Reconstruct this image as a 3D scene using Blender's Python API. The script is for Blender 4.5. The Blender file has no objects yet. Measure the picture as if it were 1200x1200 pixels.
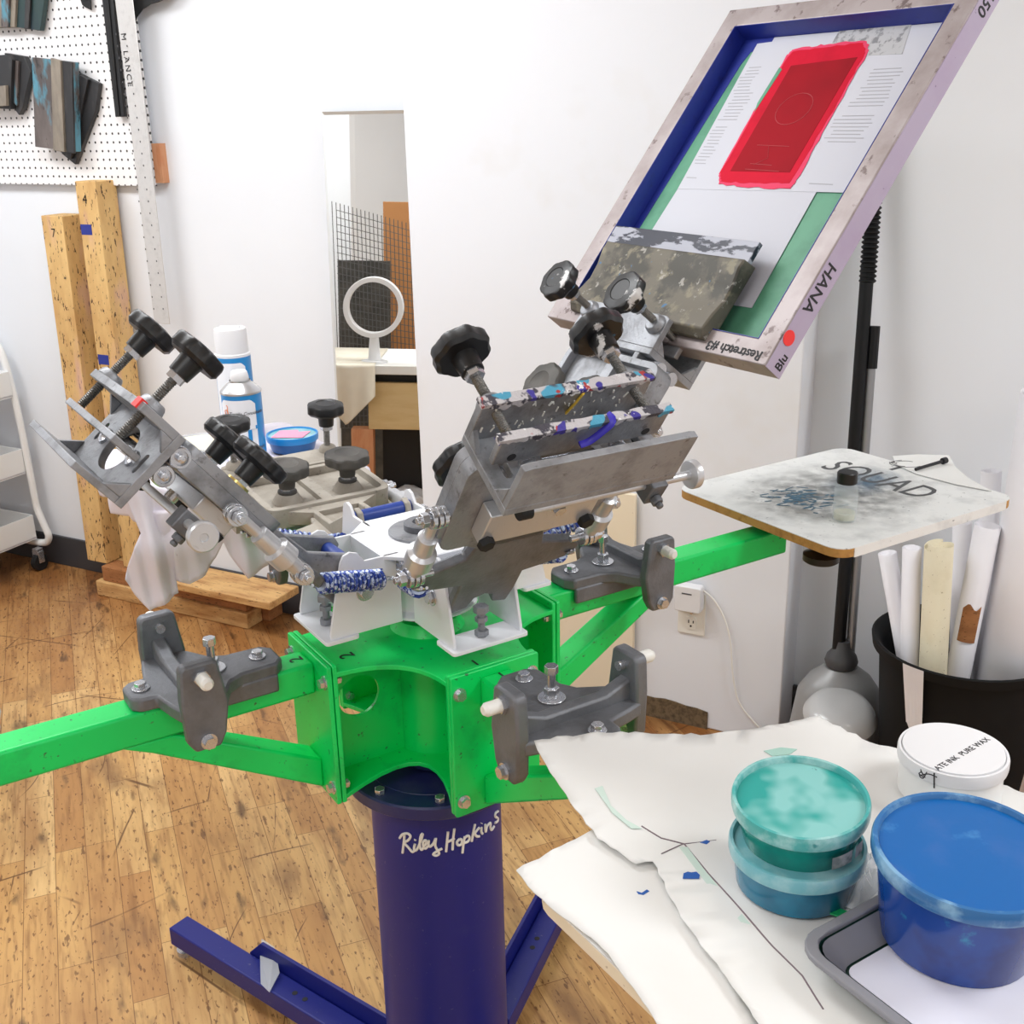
import bpy, bmesh, math, random
from math import sin, cos, pi, radians as R_, atan2, hypot
from mathutils import Matrix, Vector as V, noise
from mathutils.geometry import tessellate_polygon
random.seed(7)
SC = bpy.context.scene
COL = SC.collection
FZ = 0.0            # floor height
UP = 0.17           # numbers below were measured from 17 cm above the floor
# ------------------------------------------------------------------ camera
F_, PITCH, ROLL, H = 1340.0, R_(19.5), R_(-1.27), 1.62 + UP
fw = V((0, cos(PITCH), -sin(PITCH))); rt0 = V((1, 0, 0)); up0 = rt0.cross(fw)
rt = cos(ROLL)*rt0 + sin(ROLL)*up0; upv = -sin(ROLL)*rt0 + cos(ROLL)*up0
CAM = V((0, 0, H))
cd = bpy.data.cameras.new('camera'); cam = bpy.data.objects.new('camera', cd); COL.objects.link(cam)
cam.matrix_world = Matrix.Translation(CAM) @ Matrix(((rt.x, upv.x, -fw.x), (rt.y, upv.y, -fw.y), (rt.z, upv.z, -fw.z))).to_4x4()
cd.sensor_width = 36; cd.lens = 36*F_/1200; cd.clip_start = .02; SC.camera = cam
def ray(x, y): return rt*((x-600)/F_) - upv*((y-600)/F_) + fw
def P(x, y, z):
    d = ray(x, y); return CAM + d*((z+UP-H)/d.z)
def PP(x, y, p0, n):
    d = ray(x, y); n = V(n); return CAM + d*((V(p0)-CAM).dot(n)/d.dot(n))
# ------------------------------------------------------------------ helpers
def frame(o, x, y, z=None):
    x = V(x).normalized(); y = V(y)
    z = V(z).normalized() if z is not None else x.cross(y).normalized()
    y = z.cross(x).normalized()
    return Matrix(((x.x, y.x, z.x, o[0]), (x.y, y.y, z.y, o[1]), (x.z, y.z, z.z, o[2]), (0, 0, 0, 1)))
def T(x=0, y=0, z=0): return Matrix.Translation((x, y, z))
def RX(a): return Matrix.Rotation(a, 4, 'X')
def RY(a): return Matrix.Rotation(a, 4, 'Y')
def RZ(a): return Matrix.Rotation(a, 4, 'Z')
I4 = Matrix.Identity(4)
class MB:
    def __init__(s): s.v = []; s.f = []; s.m = []; s.mi = 0
    def add(s, vs, fs, M=I4):
        b = len(s.v); s.v += [M @ V(p) for p in vs]; flip = M.to_3x3().determinant() < 0
        for f in fs:
            g = [b+i for i in f]; s.f.append(g[::-1] if flip else g); s.m.append(s.mi)
        return s
    def box(s, c, d, M=I4):
        x, y, z = [k/2 for k in d]
        vs = [(c[0]+i*x, c[1]+j*y, c[2]+k*z) for i in (-1, 1) for j in (-1, 1) for k in (-1, 1)]
        return s.add(vs, [(0, 1, 3, 2), (4, 6, 7, 5), (0, 4, 5, 1), (2, 3, 7, 6), (0, 2, 6, 4), (1, 5, 7, 3)], M)
    def prism(s, poly, z0, z1, M=I4, holes=()):
        A = sum(poly[i][0]*poly[(i+1) % len(poly)][1]-poly[(i+1) % len(poly)][0]*poly[i][1] for i in range(len(poly)))
        poly = list(poly) if A > 0 else list(poly)[::-1]
        loops = [poly]
        for h in holes:
            A = sum(h[i][0]*h[(i+1) % len(h)][1]-h[(i+1) % len(h)][0]*h[i][1] for i in range(len(h)))
            loops.append(list(h)[::-1] if A > 0 else list(h))
        flat = [p for l in loops for p in l]; n = len(flat)
        vs = [(p[0], p[1], z0) for p in flat]+[(p[0], p[1], z1) for p in flat]; fs = []
        if holes:
            for t in tessellate_polygon([[V((p[0], p[1], 0)) for p in l] for l in loops]):
                a, b, c = [V(flat[i]) for i in t]
                if (b-a).cross(c-a) < 0: t = t[::-1]
                fs.append(tuple(i+n for i in t)); fs.append(tuple(t[::-1]))
        else:
            fs.append(tuple(range(n, 2*n))); fs.append(tuple(range(n-1, -1, -1)))
        o = 0
        for l in loops:
            k = len(l)
            for i in range(k):
                a, b = o+i, o+(i+1) % k; fs.append((a, b, b+n, a+n))
            o += k
        return s.add(vs, fs, M)
    def lathe(s, prof, seg=24, M=I4, fn=None, caps=True):
        vs = []
        for r, z in prof:
            for i in range(seg):
                a = 2*pi*i/seg; q = r*(fn(a) if fn else 1); vs.append((q*cos(a), q*sin(a), z))
        fs = []
        for j in range(len(prof)-1):
            for i in range(seg):
                a = j*seg+i; b = j*seg+(i+1) % seg; fs.append((a, b, b+seg, a+seg))
        if caps:
            fs.append(tuple(range(seg-1, -1, -1))); fs.append(tuple(range((len(prof)-1)*seg, len(prof)*seg)))
        return s.add(vs, fs, M)
    def cyl(s, a, b, r, r2=None, seg=16):
        a, b = V(a), V(b); d = b-a; L = d.length
        q = V((0, 0, 1)).rotation_difference(d).to_matrix().to_4x4()
        return s.lathe([(r, 0), (r if r2 is None else r2, L)], seg, Matrix.Translation(a) @ q)
    def hexa(s, a, b, r): return s.cyl(a, b, r, seg=6)
    def tube(s, pts, r, seg=10, smooth=0, flat=1.0, closed=False):
        pts = [V(p) for p in pts]
        if smooth:
            o = []; n = len(pts)
            for i in range(n if closed else n-1):
                g = (lambda k: pts[k % n]) if closed else (lambda k: pts[max(0, min(n-1, k))])
                a, b, c, d = g(i-1), g(i), g(i+1), g(i+2)
                for k in range(smooth):
                    t = k/smooth
                    o.append(.5*((2*b)+(c-a)*t+(2*a-5*b+4*c-d)*t*t+(3*b-a-3*c+d)*t**3))
            if not closed: o.append(pts[-1])
            pts = o
        n = len(pts); tn = []
        for i in range(n):
            if closed: d = pts[(i+1) % n]-pts[i-1]
            else: d = pts[min(n-1, i+1)]-pts[max(0, i-1)]
            tn.append(d.normalized() if d.length > 1e-9 else V((0, 0, 1)))
        x = tn[0].orthogonal().normalized(); vs = []
        for i in range(n):
            x = (x-tn[i]*x.dot(tn[i])); x = x.normalized() if x.length > 1e-6 else tn[i].orthogonal().normalized()
            y = tn[i].cross(x); rr = r[i] if isinstance(r, (list, tuple)) and len(r) == n else (r if not isinstance(r, (list, tuple)) else r[0])
            for k in range(seg):
                a = 2*pi*k/seg; vs.append(pts[i]+x*cos(a)*rr+y*sin(a)*rr*flat)
        fs = []
        for i in range(n if closed else n-1):
            for k in range(seg):
                a = i*seg+k; b = i*seg+(k+1) % seg; c = (i+1) % n*seg
                fs.append((a, b, c+(k+1) % seg, c+k))
        if not closed: fs += [tuple(range(seg-1, -1, -1)), tuple(range((n-1)*seg, n*seg))]
        return s.add(vs, fs)
    def build(s, name, mats, parent=None, bevel=0, smooth=35, M=None):
        me = bpy.data.meshes.new(name); me.from_pydata([tuple(p) for p in s.v], [], s.f); me.update()
        if not isinstance(mats, (list, tuple)): mats = [mats]
        for m in mats: me.materials.append(m)
        for p, i in zip(me.polygons, s.m): p.material_index = i
        if smooth:
            for p in me.polygons: p.use_smooth = True
            me.set_sharp_from_angle(angle=R_(smooth))
        o = bpy.data.objects.new(name, me); COL.objects.link(o)
        if parent: o.parent = parent
        if M is not None: o.matrix_local = M
        if bevel:
            b = o.modifiers.new('b', 'BEVEL'); b.width = bevel; b.segments = 2; b.limit_method = 'ANGLE'; b.angle_limit = R_(40); b.harden_normals = False
        return o
def tag(o, label=None, cat=None, group=None, kind=None):
    if label: o['label'] = label
    if cat: o['category'] = cat
    if group: o['group'] = group
    if kind: o['kind'] = kind
    return o
def thing(name, label, cat, M=I4, group=None):
    o = bpy.data.objects.new(name, None); COL.objects.link(o); o.matrix_world = M; o.empty_display_size = .05
    return tag(o, label, cat, group)
def rrect(x0, y0, x1, y1, r, n=5):
    o = []
    for cx, cy, a0 in ((x1-r, y1-r, 0), (x0+r, y1-r, 90), (x0+r, y0+r, 180), (x1-r, y0+r, 270)):
        for k in range(n+1):
            a = R_(a0+90*k/n); o.append((cx+r*cos(a), cy+r*sin(a)))
    return o
def ell(cx, cy, a, b, n=24): return [(cx+a*cos(2*pi*i/n), cy+b*sin(2*pi*i/n)) for i in range(n)]
_tc = {}
def text_mb(mb, txt, size, M=I4, depth=.0006, wrap=None, off=(0, 0), shear=0, space=1, bold=0):
    c = bpy.data.curves.new('t', 'FONT'); c.body = txt; c.size = size; c.extrude = depth; c.shear = shear; c.space_character = space; c.resolution_u = 3; c.offset = bold
    o = bpy.data.objects.new('t', c); COL.objects.link(o)
    dg = bpy.context.evaluated_depsgraph_get(); me = bpy.data.meshes.new_from_object(o.evaluated_get(dg))
    vs = [v.co.copy() for v in me.vertices]; fs = [tuple(p.vertices) for p in me.polygons]
    vs = [V((v.x+off[0], v.y+off[1], v.z)) for v in vs]
    if wrap: vs = [V(((wrap+v.z)*sin(v.x/wrap), -(wrap+v.z)*cos(v.x/wrap), v.y)) for v in vs]
    bpy.data.objects.remove(o); bpy.data.curves.remove(c); bpy.data.meshes.remove(me)
    return mb.add(vs, fs, M)
# ------------------------------------------------------------------ materials
def s2l(c):
    return tuple((x/255/12.92 if x/255 <= .04045 else ((x/255+.055)/1.055)**2.4) for x in c)
def mat(name, col, rough=.5, metal=0, spots=(), bump=0, bscale=60, trans=0, ior=1.45, alpha=1, emit=0, stretch=(1, 1, 1), coat=0, spec=.5):
    m = bpy.data.materials.new(name); m.use_nodes = True; nt = m.node_tree; N = nt.nodes; L = nt.links
    b = N['Principled BSDF']; b.inputs['Roughness'].default_value = rough; b.inputs['Metallic'].default_value = metal
    b.inputs['Specular IOR Level'].default_value = spec
    c = s2l(col)+(1,); b.inputs['Base Color'].default_value = c
    tc = N.new('ShaderNodeTexCoord'); mp = N.new('ShaderNodeMapping'); mp.inputs['Scale'].default_value = stretch; L.new(tc.outputs['Object'], mp.inputs[0])
    prev = None
    for i, (sc, lo, hi, c2, st, det) in enumerate(spots):
        n = N.new('ShaderNodeTexNoise'); n.inputs['Scale'].default_value = sc; n.inputs['Detail'].default_value = det; n.inputs['Roughness'].default_value = .6
        mp2 = N.new('ShaderNodeMapping'); mp2.inputs['Location'].default_value = (i*3.1, i*1.7, i*.9); L.new(mp.outputs[0], mp2.inputs[0]); L.new(mp2.outputs[0], n.inputs['Vector'])
        r = N.new('ShaderNodeMapRange'); r.inputs[1].default_value = lo; r.inputs[2].default_value = hi; r.inputs[4].default_value = st; L.new(n.outputs['Fac'], r.inputs[0])
        x = N.new('ShaderNodeMix'); x.data_type = 'RGBA'; L.new(r.outputs[0], x.inputs[0])
        if prev: L.new(prev, x.inputs[6])
        else: x.inputs[6].default_value = c
        x.inputs[7].default_value = s2l(c2)+(1,); prev = x.outputs[2]
    if prev: L.new(prev, b.inputs['Base Color'])
    if bump:
        n = N.new('ShaderNodeTexNoise'); n.inputs['Scale'].default_value = bscale; n.inputs['Detail'].default_value = 4; L.new(mp.outputs[0], n.inputs['Vector'])
        bp = N.new('ShaderNodeBump'); bp.inputs['Strength'].default_value = bump; bp.inputs['Distance'].default_value = .003; L.new(n.outputs['Fac'], bp.inputs['Height']); L.new(bp.outputs[0], b.inputs['Normal'])
    if trans: b.inputs['Transmission Weight'].default_value = trans; b.inputs['IOR'].default_value = ior
    if alpha < 1: b.inputs['Alpha'].default_value = alpha
    if emit: b.inputs['Emission Color'].default_value = c; b.inputs['Emission Strength'].default_value = emit
    if coat: b.inputs['Coat Weight'].default_value = coat
    return m
M_ = {}
M_['wall'] = mat('wall_paint', (234, 237, 242), .85, spots=[(1.3, .5, .8, (224, 227, 232), .5, 3)], bump=.05, bscale=40)
M_['pier'] = mat('pier_paint', (234, 236, 241), .8, spots=[(2.5, .55, .8, (222, 216, 206), .5, 4)], bump=.06, bscale=30)
M_['stain'] = mat('brown_stain', (118, 98, 72), .9, spots=[(60, .4, .65, (80, 66, 48), 1, 6)])
M_['ceil'] = mat('ceiling_paint', (235, 235, 235), .9)
M_['base'] = mat('dark_vinyl', (62, 62, 66), .5)
M_['green'] = mat('green_paint', (3, 218, 102), .36, spots=[(9, .56, .72, (10, 150, 72), .6, 6), (90, .66, .72, (60, 60, 50), .8, 3)], bump=.03)
M_['navy'] = mat('navy_paint', (14, 26, 118), .42, spots=[(25, .6, .75, (30, 40, 120), .5, 5), (120, .7, .74, (90, 90, 130), .6, 2)], bump=.04)
M_['bluetop'] = mat('worn_navy_paint', (36, 40, 96), .42, spots=[(14, .5, .75, (70, 74, 104), .7, 5)])
M_['white'] = mat('white_powder_coat', (238, 239, 243), .35, spots=[(16, .62, .8, (200, 202, 208), .5, 5)])
M_['cast'] = mat('cast_aluminium', (156, 158, 163), .45, .45, spots=[(22, .45, .72, (98, 98, 98), .75, 7), (70, .62, .72, (70, 66, 62), .6, 4)], bump=.25, bscale=160)
M_['dustcast'] = mat('dusty_cast_aluminium', (176, 169, 158), .7, .15, spots=[(10, .45, .7, (142, 134, 122), .8, 6), (60, .64, .7, (96, 92, 86), .5, 4)], bump=.3, bscale=160)
M_['castd'] = mat('dull_cast_aluminium', (120, 122, 127), .5, .4, spots=[(14, .45, .7, (84, 85, 88), .8, 7)], bump=.25, bscale=160)
M_['alu'] = mat('machined_aluminium', (206, 207, 210), .32, .6, spots=[(40, .6, .8, (150, 148, 145), .6, 5)], stretch=(1, 4, 4))
M_['steel'] = mat('zinc_steel', (205, 207, 212), .25, .85, spots=[(60, .6, .8, (140, 138, 134), .6, 4)])
M_['rod'] = mat('threaded_steel', (120, 118, 114), .4, .8, bump=.5, bscale=300)
M_['black'] = mat('black_plastic', (16, 16, 18), .40, spots=[(60, .66, .75, (120, 120, 120), .35, 5)])
M_['blackw'] = mat('black_plastic_inky', (16, 16, 18), .40, spots=[(26, .60, .64, (215, 212, 210), .9, 6), (20, .66, .69, (50, 110, 150), .9, 4)])
M_['dusty'] = mat('dusty_black_plastic', (58, 56, 54), .6, spots=[(12, .4, .7, (92, 88, 82), .8, 5)])
M_['rubber'] = mat('black_rubber', (22, 22, 23), .7)
M_['spring'] = mat('spring_blue', (30, 62, 150), .35, .2, spots=[(160, .50, .56, (200, 214, 236), .9, 2)])
M_['springw'] = mat('spring_core', (190, 205, 232), .35, .5)
M_['sleeve'] = mat('blue_sleeve', (38, 66, 150), .4, spots=[(40, .6, .75, (20, 34, 96), .7, 4)])
M_['nylon'] = mat('white_nylon', (238, 236, 230), .4)
M_['crust'] = mat('dried_ink', (196, 192, 194), .45, spots=[(38, .5, .54, (70, 68, 78), 1, 3), (26, .60, .62, (80, 160, 190), 1, 1), (44, .66, .68, (170, 60, 60), 1, 1), (40, .66, .68, (66, 58, 150), 1, 1), (60, .62, .65, (235, 235, 235), 1, 3)], bump=.4, bscale=200)
M_['wood'] = mat('lumber', (222, 184, 122), .7, spots=[(6, .4, .7, (196, 150, 92), .8, 5), (34, .60, .64, (70, 44, 22), .95, 3), (3.2, .6, .72, (206, 160, 160), .5, 2)], stretch=(3, 3, 1), bump=.15, bscale=50)
M_['woodx'] = mat('lumber_lengthwise', (214, 172, 114), .7, spots=[(6, .4, .7, (160, 106, 56), .8, 5), (36, .62, .68, (70, 40, 22), .9, 4)], stretch=(1, 5, 5), bump=.15, bscale=50)
M_['woodr'] = mat('old_lumber', (172, 116, 70), .75, spots=[(6, .4, .7, (132, 84, 48), .8, 5), (8, .66, .7, (150, 50, 36), .7, 2), (46, .60, .68, (60, 36, 20), .9, 4)], stretch=(1, 5, 5), bump=.2, bscale=50)
M_['ply'] = mat('plywood', (222, 196, 146), .7, spots=[(5, .45, .75, (206, 174, 120), .7, 4)], stretch=(1, 1, 5))
M_['plyw'] = mat('pale_board', (236, 222, 196), .75, spots=[(70, .7, .74, (170, 150, 120), .6, 2)])
M_['orange'] = mat('orange_wood', (210, 152, 112), .7, spots=[(10, .45, .7, (196, 120, 76), .7, 4)], stretch=(4, 4, 1))
M_['mdf'] = mat('mdf_edge', (190, 142, 78), .8, spots=[(50, .5, .7, (150, 104, 52), .8, 5)])
M_['platen'] = mat('platen_top', (232, 232, 230), .6, spots=[(12, .5, .72, (186, 186, 186), .7, 7), (80, .66, .72, (70, 70, 72), .8, 3)], bump=.05)
M_['ink'] = mat('black_ink', (30, 30, 34), .6)
M_['inkg'] = mat('grey_ink', (84, 84, 86), .7)
M_['paper'] = mat('newsprint', (232, 231, 228), .85, spots=[(3, .5, .8, (222, 220, 215), .7, 4)], bump=.1, bscale=9)
M_['paper2'] = mat('white_paper', (240, 238, 242), .8, spots=[(4, .5, .8, (226, 222, 230), .5, 3)])
M_['kraft'] = mat('cream_paper', (232, 222, 194), .8, spots=[(12, .5, .8, (214, 200, 166), .6, 4), (120, .68, .72, (150, 130, 90), .6, 2)])
M_['copy'] = mat('copy_paper', (202, 203, 211), .8)
M_['grayp'] = mat('grey_print', (188, 188, 190), .8, spots=[(60, .5, .6, (120, 120, 124), .8, 4)])
M_['emul'] = mat('green_emulsion', (92, 156, 124), .55, spots=[(14, .45, .7, (70, 132, 104), .8, 5)])
M_['tape'] = mat('blue_tape', (30, 46, 140), .45, spots=[(30, .55, .75, (22, 30, 100), .7, 4)], bump=.1, bscale=30)
M_['frame'] = mat('screen_frame', (172, 162, 162), .5, .25, spots=[(7, .42, .68, (134, 120, 116), .85, 6), (34, .60, .66, (92, 74, 72), .8, 5)], bump=.05)
M_['framed'] = mat('screen_frame_side', (178, 166, 188), .5, .15, spots=[(9, .45, .7, (172, 156, 182), .8, 5), (50, .68, .72, (84, 60, 96), .8, 4)])
M_['red'] = mat('red_ink', (206, 20, 50), .7, spec=.15, spots=[(12, .5, .75, (176, 14, 40), .6, 4)])
M_['redd'] = mat('dark_red_ink', (156, 14, 30), .7, spec=.15, spots=[(5, .45, .7, (134, 12, 26), .8, 3)])
M_['redl'] = mat('thin_red_ink', (226, 70, 104), .7, spec=.2)
M_['reddot'] = mat('red_sticker', (235, 52, 50), .5)
M_['sqh'] = mat('squeegee_handle', (100, 94, 82), .55, .2, spots=[(11, .46, .56, (58, 56, 50), .85, 7), (24, .56, .64, (134, 126, 104), .7, 6), (50, .62, .66, (176, 172, 164), .6, 5), (46, .70, .73, (60, 110, 150), .8, 2)])
M_['sqb'] = mat('squeegee_blade', (30, 34, 52), .45, spots=[(24, .50, .53, (176, 178, 190), .85, 7)], stretch=(1, .35, 1))
M_['sq1'] = mat('stained_squeegee', (84, 76, 74), .55, spots=[(7, .45, .65, (120, 110, 106), .8, 6), (8, .50, .56, (84, 146, 166), .9, 5), (30, .58, .64, (40, 36, 36), .8, 4)], stretch=(1, 1, .4))
M_['sq2'] = mat('dark_squeegee', (42, 42, 44), .5, spots=[(12, .55, .7, (82, 78, 76), .7, 5)], stretch=(1, 1, .3))
M_['sq3'] = mat('pale_squeegee', (150, 140, 126), .6, spots=[(10, .45, .65, (100, 92, 84), .8, 5)], stretch=(1, 1, .3))
M_['sq4'] = mat('green_squeegee', (44, 66, 66), .5, spots=[(10, .5, .7, (30, 36, 60), .7, 5)], stretch=(1, 1, .3))
M_['ruler'] = mat('brushed_ruler', (216, 214, 212), .38, .45, spots=[(40, .5, .7, (196, 194, 192), .6, 3)])
M_['cloth'] = mat('white_cotton', (232, 226, 236), .9, spots=[(6, .5, .8, (220, 212, 226), .5, 3)], bump=.1, bscale=300)
M_['caprim'] = mat('can_rim', (196, 196, 198), .3, .8)
M_['cancap'] = mat('white_plastic', (230, 230, 232), .35)
M_['canblue'] = mat('can_blue', (34, 138, 206), .3)
M_['canwhite'] = mat('can_label_white', (240, 242, 246), .35)
M_['pink'] = mat('pink_label', (248, 150, 178), .5)
M_['tubblue'] = mat('blue_ink_tub', (16, 66, 150), .22, spots=[(9, .46, .6, (12, 40, 112), .9, 4), (20, .60, .66, (40, 140, 184), .8, 5)], coat=.4)
M_['lidblue'] = mat('blue_tub_lid', (0, 96, 170), .35, spots=[(11, .5, .7, (66, 108, 176), .7, 6), (14, .62, .72, (90, 160, 214), .5, 5)], coat=.2)
M_['rimblue'] = mat('blue_tub_rim', (44, 108, 166), .3, spots=[(22, .45, .6, (140, 184, 214), .8, 6)], coat=.3)
M_['tubteal'] = mat('teal_ink_tub', (14, 138, 124), .25, spots=[(10, .5, .65, (10, 104, 100), .8, 4), (16, .62, .68, (60, 186, 170), .8, 4)], coat=.4)
M_['tubturq'] = mat('turquoise_ink_tub', (14, 118, 150), .25, spots=[(9, .46, .62, (14, 90, 120), .9, 4), (12, .60, .68, (50, 166, 190), .8, 4)], coat=.4)
M_['lidteal'] = mat('teal_tub_lid', (36, 158, 150), .3, spots=[(9, .42, .50, (136, 198, 194), .95, 3), (70, .72, .76, (50, 90, 90), .7, 3)], coat=.3)
M_['rimteal'] = mat('teal_tub_rim', (70, 168, 164), .3, spots=[(24, .45, .62, (176, 216, 214), .8, 5), (30, .66, .7, (20, 130, 130), .8, 3)], coat=.3)
M_['rimteal2'] = mat('worn_tub_rim', (110, 176, 186), .3, spots=[(24, .45, .62, (160, 200, 204), .8, 5)], coat=.3)
M_['trayrim'] = mat('grey_tray', (132, 132, 138), .4)
M_['trayin'] = mat('tray_liner', (226, 226, 238), .5)
M_['traygreen'] = mat('dark_green_plastic', (16, 52, 44), .4)
M_['zip'] = mat('green_zip', (24, 160, 92), .4)
M_['tubwhite'] = mat('milky_plastic', (238, 238, 236), .35, coat=.2)
M_['bin'] = mat('bin_black', (13, 14, 16), .7, spec=.25)
M_['hose'] = mat('hose_black', (14, 15, 17), .5, spec=.3)
M_['vacgrey'] = mat('vacuum_grey', (146, 146, 146), .35, .1)
M_['vactube'] = mat('vacuum_tube', (150, 150, 152), .3, .5)
M_['vaccup'] = mat('smoky_plastic', (190, 190, 190), .2, spec=.6)
M_['outlet'] = mat('outlet_plastic', (236, 234, 226), .4)
M_['cart'] = mat('cart_white', (236, 236, 234), .4)
M_['cartg'] = mat('cart_shelf_grey', (206, 204, 206), .5)
M_['mirror'] = mat('mirror_silver', (246, 246, 242), .01, 1)
M_['brown'] = mat('brown_board', (176, 122, 72), .7, spots=[(4, .45, .75, (158, 104, 60), .7, 4)])
M_['wire'] = mat('grid_wire', (96, 96, 96), .4, .6)
M_['drop'] = mat('canvas_cloth', (226, 218, 202), .9, spots=[(5, .5, .8, (206, 196, 178), .6, 3)], bump=.1, bscale=30)
M_['panel'] = mat('added_lamp_panel', (255, 254, 250), .5, emit=4)  # glow of the added ceiling panels
def glassy(name, col, rough=.05, tr=.75):
    m = bpy.data.materials.new(name); m.use_nodes = True; nt = m.node_tree; N = nt.nodes; L = nt.links
    b = N['Principled BSDF']; b.inputs['Base Color'].default_value = s2l(col)+(1,); b.inputs['Roughness'].default_value = rough
    t = N.new('ShaderNodeBsdfTransparent'); t.inputs[0].default_value = (.985, .99, .99, 1); x = N.new('ShaderNodeMixShader'); x.inputs[0].default_value = tr
    L.new(b.outputs[0], x.inputs[1]); L.new(t.outputs[0], x.inputs[2]); L.new(x.outputs[0], N['Material Output'].inputs[0]); return m
M_['glass'] = glassy('clear_glass', (220, 226, 226), .03, .74)
M_['film'] = glassy('clear_film', (225, 228, 232), .15, .62)
# pegboard: a dot grid
def peg_mat():
    m = mat('pegboard', (240, 238, 238), .6); nt = m.node_tree; N = nt.nodes; L = nt.links; b = N['Principled BSDF']
    tc = N.new('ShaderNodeTexCoord'); sp = N.new('ShaderNodeSeparateXYZ'); L.new(tc.outputs['Object'], sp.inputs[0]); ds = []
    for ax in ('X', 'Z'):
        a = N.new('ShaderNodeMath'); a.operation = 'PINGPONG'; a.inputs[1].default_value = .0145; L.new(sp.outputs[ax], a.inputs[0])
        p = N.new('ShaderNodeMath'); p.operation = 'POWER'; p.inputs[1].default_value = 2; L.new(a.outputs[0], p.inputs[0]); ds.append(p)
    s = N.new('ShaderNodeMath'); L.new(ds[0].outputs[0], s.inputs[0]); L.new(ds[1].outputs[0], s.inputs[1])
    c = N.new('ShaderNodeMath'); c.operation = 'LESS_THAN'; c.inputs[1].default_value = .0042**2; L.new(s.outputs[0], c.inputs[0])
    x = N.new('ShaderNodeMix'); x.data_type = 'RGBA'; x.inputs[6].default_value = s2l((240, 238, 238))+(1,); x.inputs[7].default_value = s2l((58, 56, 56))+(1,)
    L.new(c.outputs[0], x.inputs[0]); L.new(x.outputs[2], b.inputs['Base Color']); return m
M_['peg'] = peg_mat()
def floor_mat():
    m = bpy.data.materials.new('worn_wood_floor'); m.use_nodes = True; nt = m.node_tree; N = nt.nodes; L = nt.links; b = N['Principled BSDF']
    b.inputs['Roughness'].default_value = .42
    tc = N.new('ShaderNodeTexCoord'); mp = N.new('ShaderNodeMapping'); mp.inputs['Rotation'].default_value = (0, 0, R_(-138.8)); L.new(tc.outputs['Object'], mp.inputs[0])
    br = N.new('ShaderNodeTexBrick'); br.inputs['Scale'].default_value = 1; br.inputs['Brick Width'].default_value = .46; br.inputs['Row Height'].default_value = .074
    br.inputs['Mortar Size'].default_value = .0011; br.inputs['Mortar Smooth'].default_value = .3; br.offset = .37; br.offset_frequency = 3
    br.inputs['Color1'].default_value = (0, 0, 0, 1); br.inputs['Color2'].default_value = (1, 1, 1, 1); br.inputs['Mortar'].default_value = (.2, .2, .2, 1); L.new(mp.outputs[0], br.inputs['Vector'])
    cr = N.new('ShaderNodeValToRGB'); e = cr.color_ramp.elements; e[0].position = 0; e[0].color = s2l((190, 140, 84))+(1,); e[1].position = 1; e[1].color = s2l((228, 190, 130))+(1,)
    k = cr.color_ramp.elements.new(.5); k.color = s2l((212, 168, 106))+(1,); L.new(br.outputs['Color'], cr.inputs[0]); prev = cr.outputs[0]
    def layer(sc, lo, hi, col, st, stretch, det, src=None):
        nonlocal prev
        mm = N.new('ShaderNodeMapping'); mm.inputs['Scale'].default_value = stretch; mm.inputs['Location'].default_value = (sc*.37, sc*.11, 0); L.new(mp.outputs[0], mm.inputs[0])
        n = N.new('ShaderNodeTexNoise'); n.inputs['Scale'].default_value = sc; n.inputs['Detail'].default_value = det; L.new(mm.outputs[0], n.inputs['Vector'])
        r = N.new('ShaderNodeMapRange'); r.inputs[1].default_value = lo; r.inputs[2].default_value = hi; r.inputs[4].default_value = st; L.new(n.outputs['Fac'], r.inputs[0])
        x = N.new('ShaderNodeMix'); x.data_type = 'RGBA'; L.new(r.outputs[0], x.inputs[0]); L.new(prev, x.inputs[6]); x.inputs[7].default_value = s2l(col)+(1,); prev = x.outputs[2]; return r
    layer(5, .42, .70, (170, 122, 72), .75, (.5, 2.5, 1), 6)
    layer(30, .50, .72, (150, 104, 60), .6, (.35, 3, 1), 5)
    layer(75, .615, .66, (104, 62, 30), .8, (.6, 1.5, 1), 4)
    layer(34, .64, .68, (92, 54, 28), .7, (.5, 1.8, 1), 5)
    layer(12, .58, .70, (128, 84, 46), .6, (.25, 3, 1), 7)
    layer(3, .58, .74, (112, 78, 52), .7, (1, 2, 1), 8)
    layer(9, .62, .70, (70, 48, 34), .7, (.5, 1.6, 1), 9)
    # darker old varnish towards the back-left wall (a worn-off traffic area in front)
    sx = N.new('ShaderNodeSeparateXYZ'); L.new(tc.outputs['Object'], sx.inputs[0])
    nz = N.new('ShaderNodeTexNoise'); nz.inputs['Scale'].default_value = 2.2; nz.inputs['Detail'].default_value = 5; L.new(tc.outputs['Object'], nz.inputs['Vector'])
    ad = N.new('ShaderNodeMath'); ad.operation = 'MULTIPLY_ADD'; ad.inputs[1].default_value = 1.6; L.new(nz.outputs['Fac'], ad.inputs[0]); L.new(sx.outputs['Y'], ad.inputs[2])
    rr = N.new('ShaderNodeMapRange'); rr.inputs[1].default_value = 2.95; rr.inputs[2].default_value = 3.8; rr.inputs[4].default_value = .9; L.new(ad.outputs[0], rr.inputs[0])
    x = N.new('ShaderNodeMix'); x.data_type = 'RGBA'; x.blend_type = 'MULTIPLY'; L.new(rr.outputs[0], x.inputs[0]); L.new(prev, x.inputs[6]); x.inputs[7].default_value = (.50, .36, .28, 1); prev = x.outputs[2]
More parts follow.
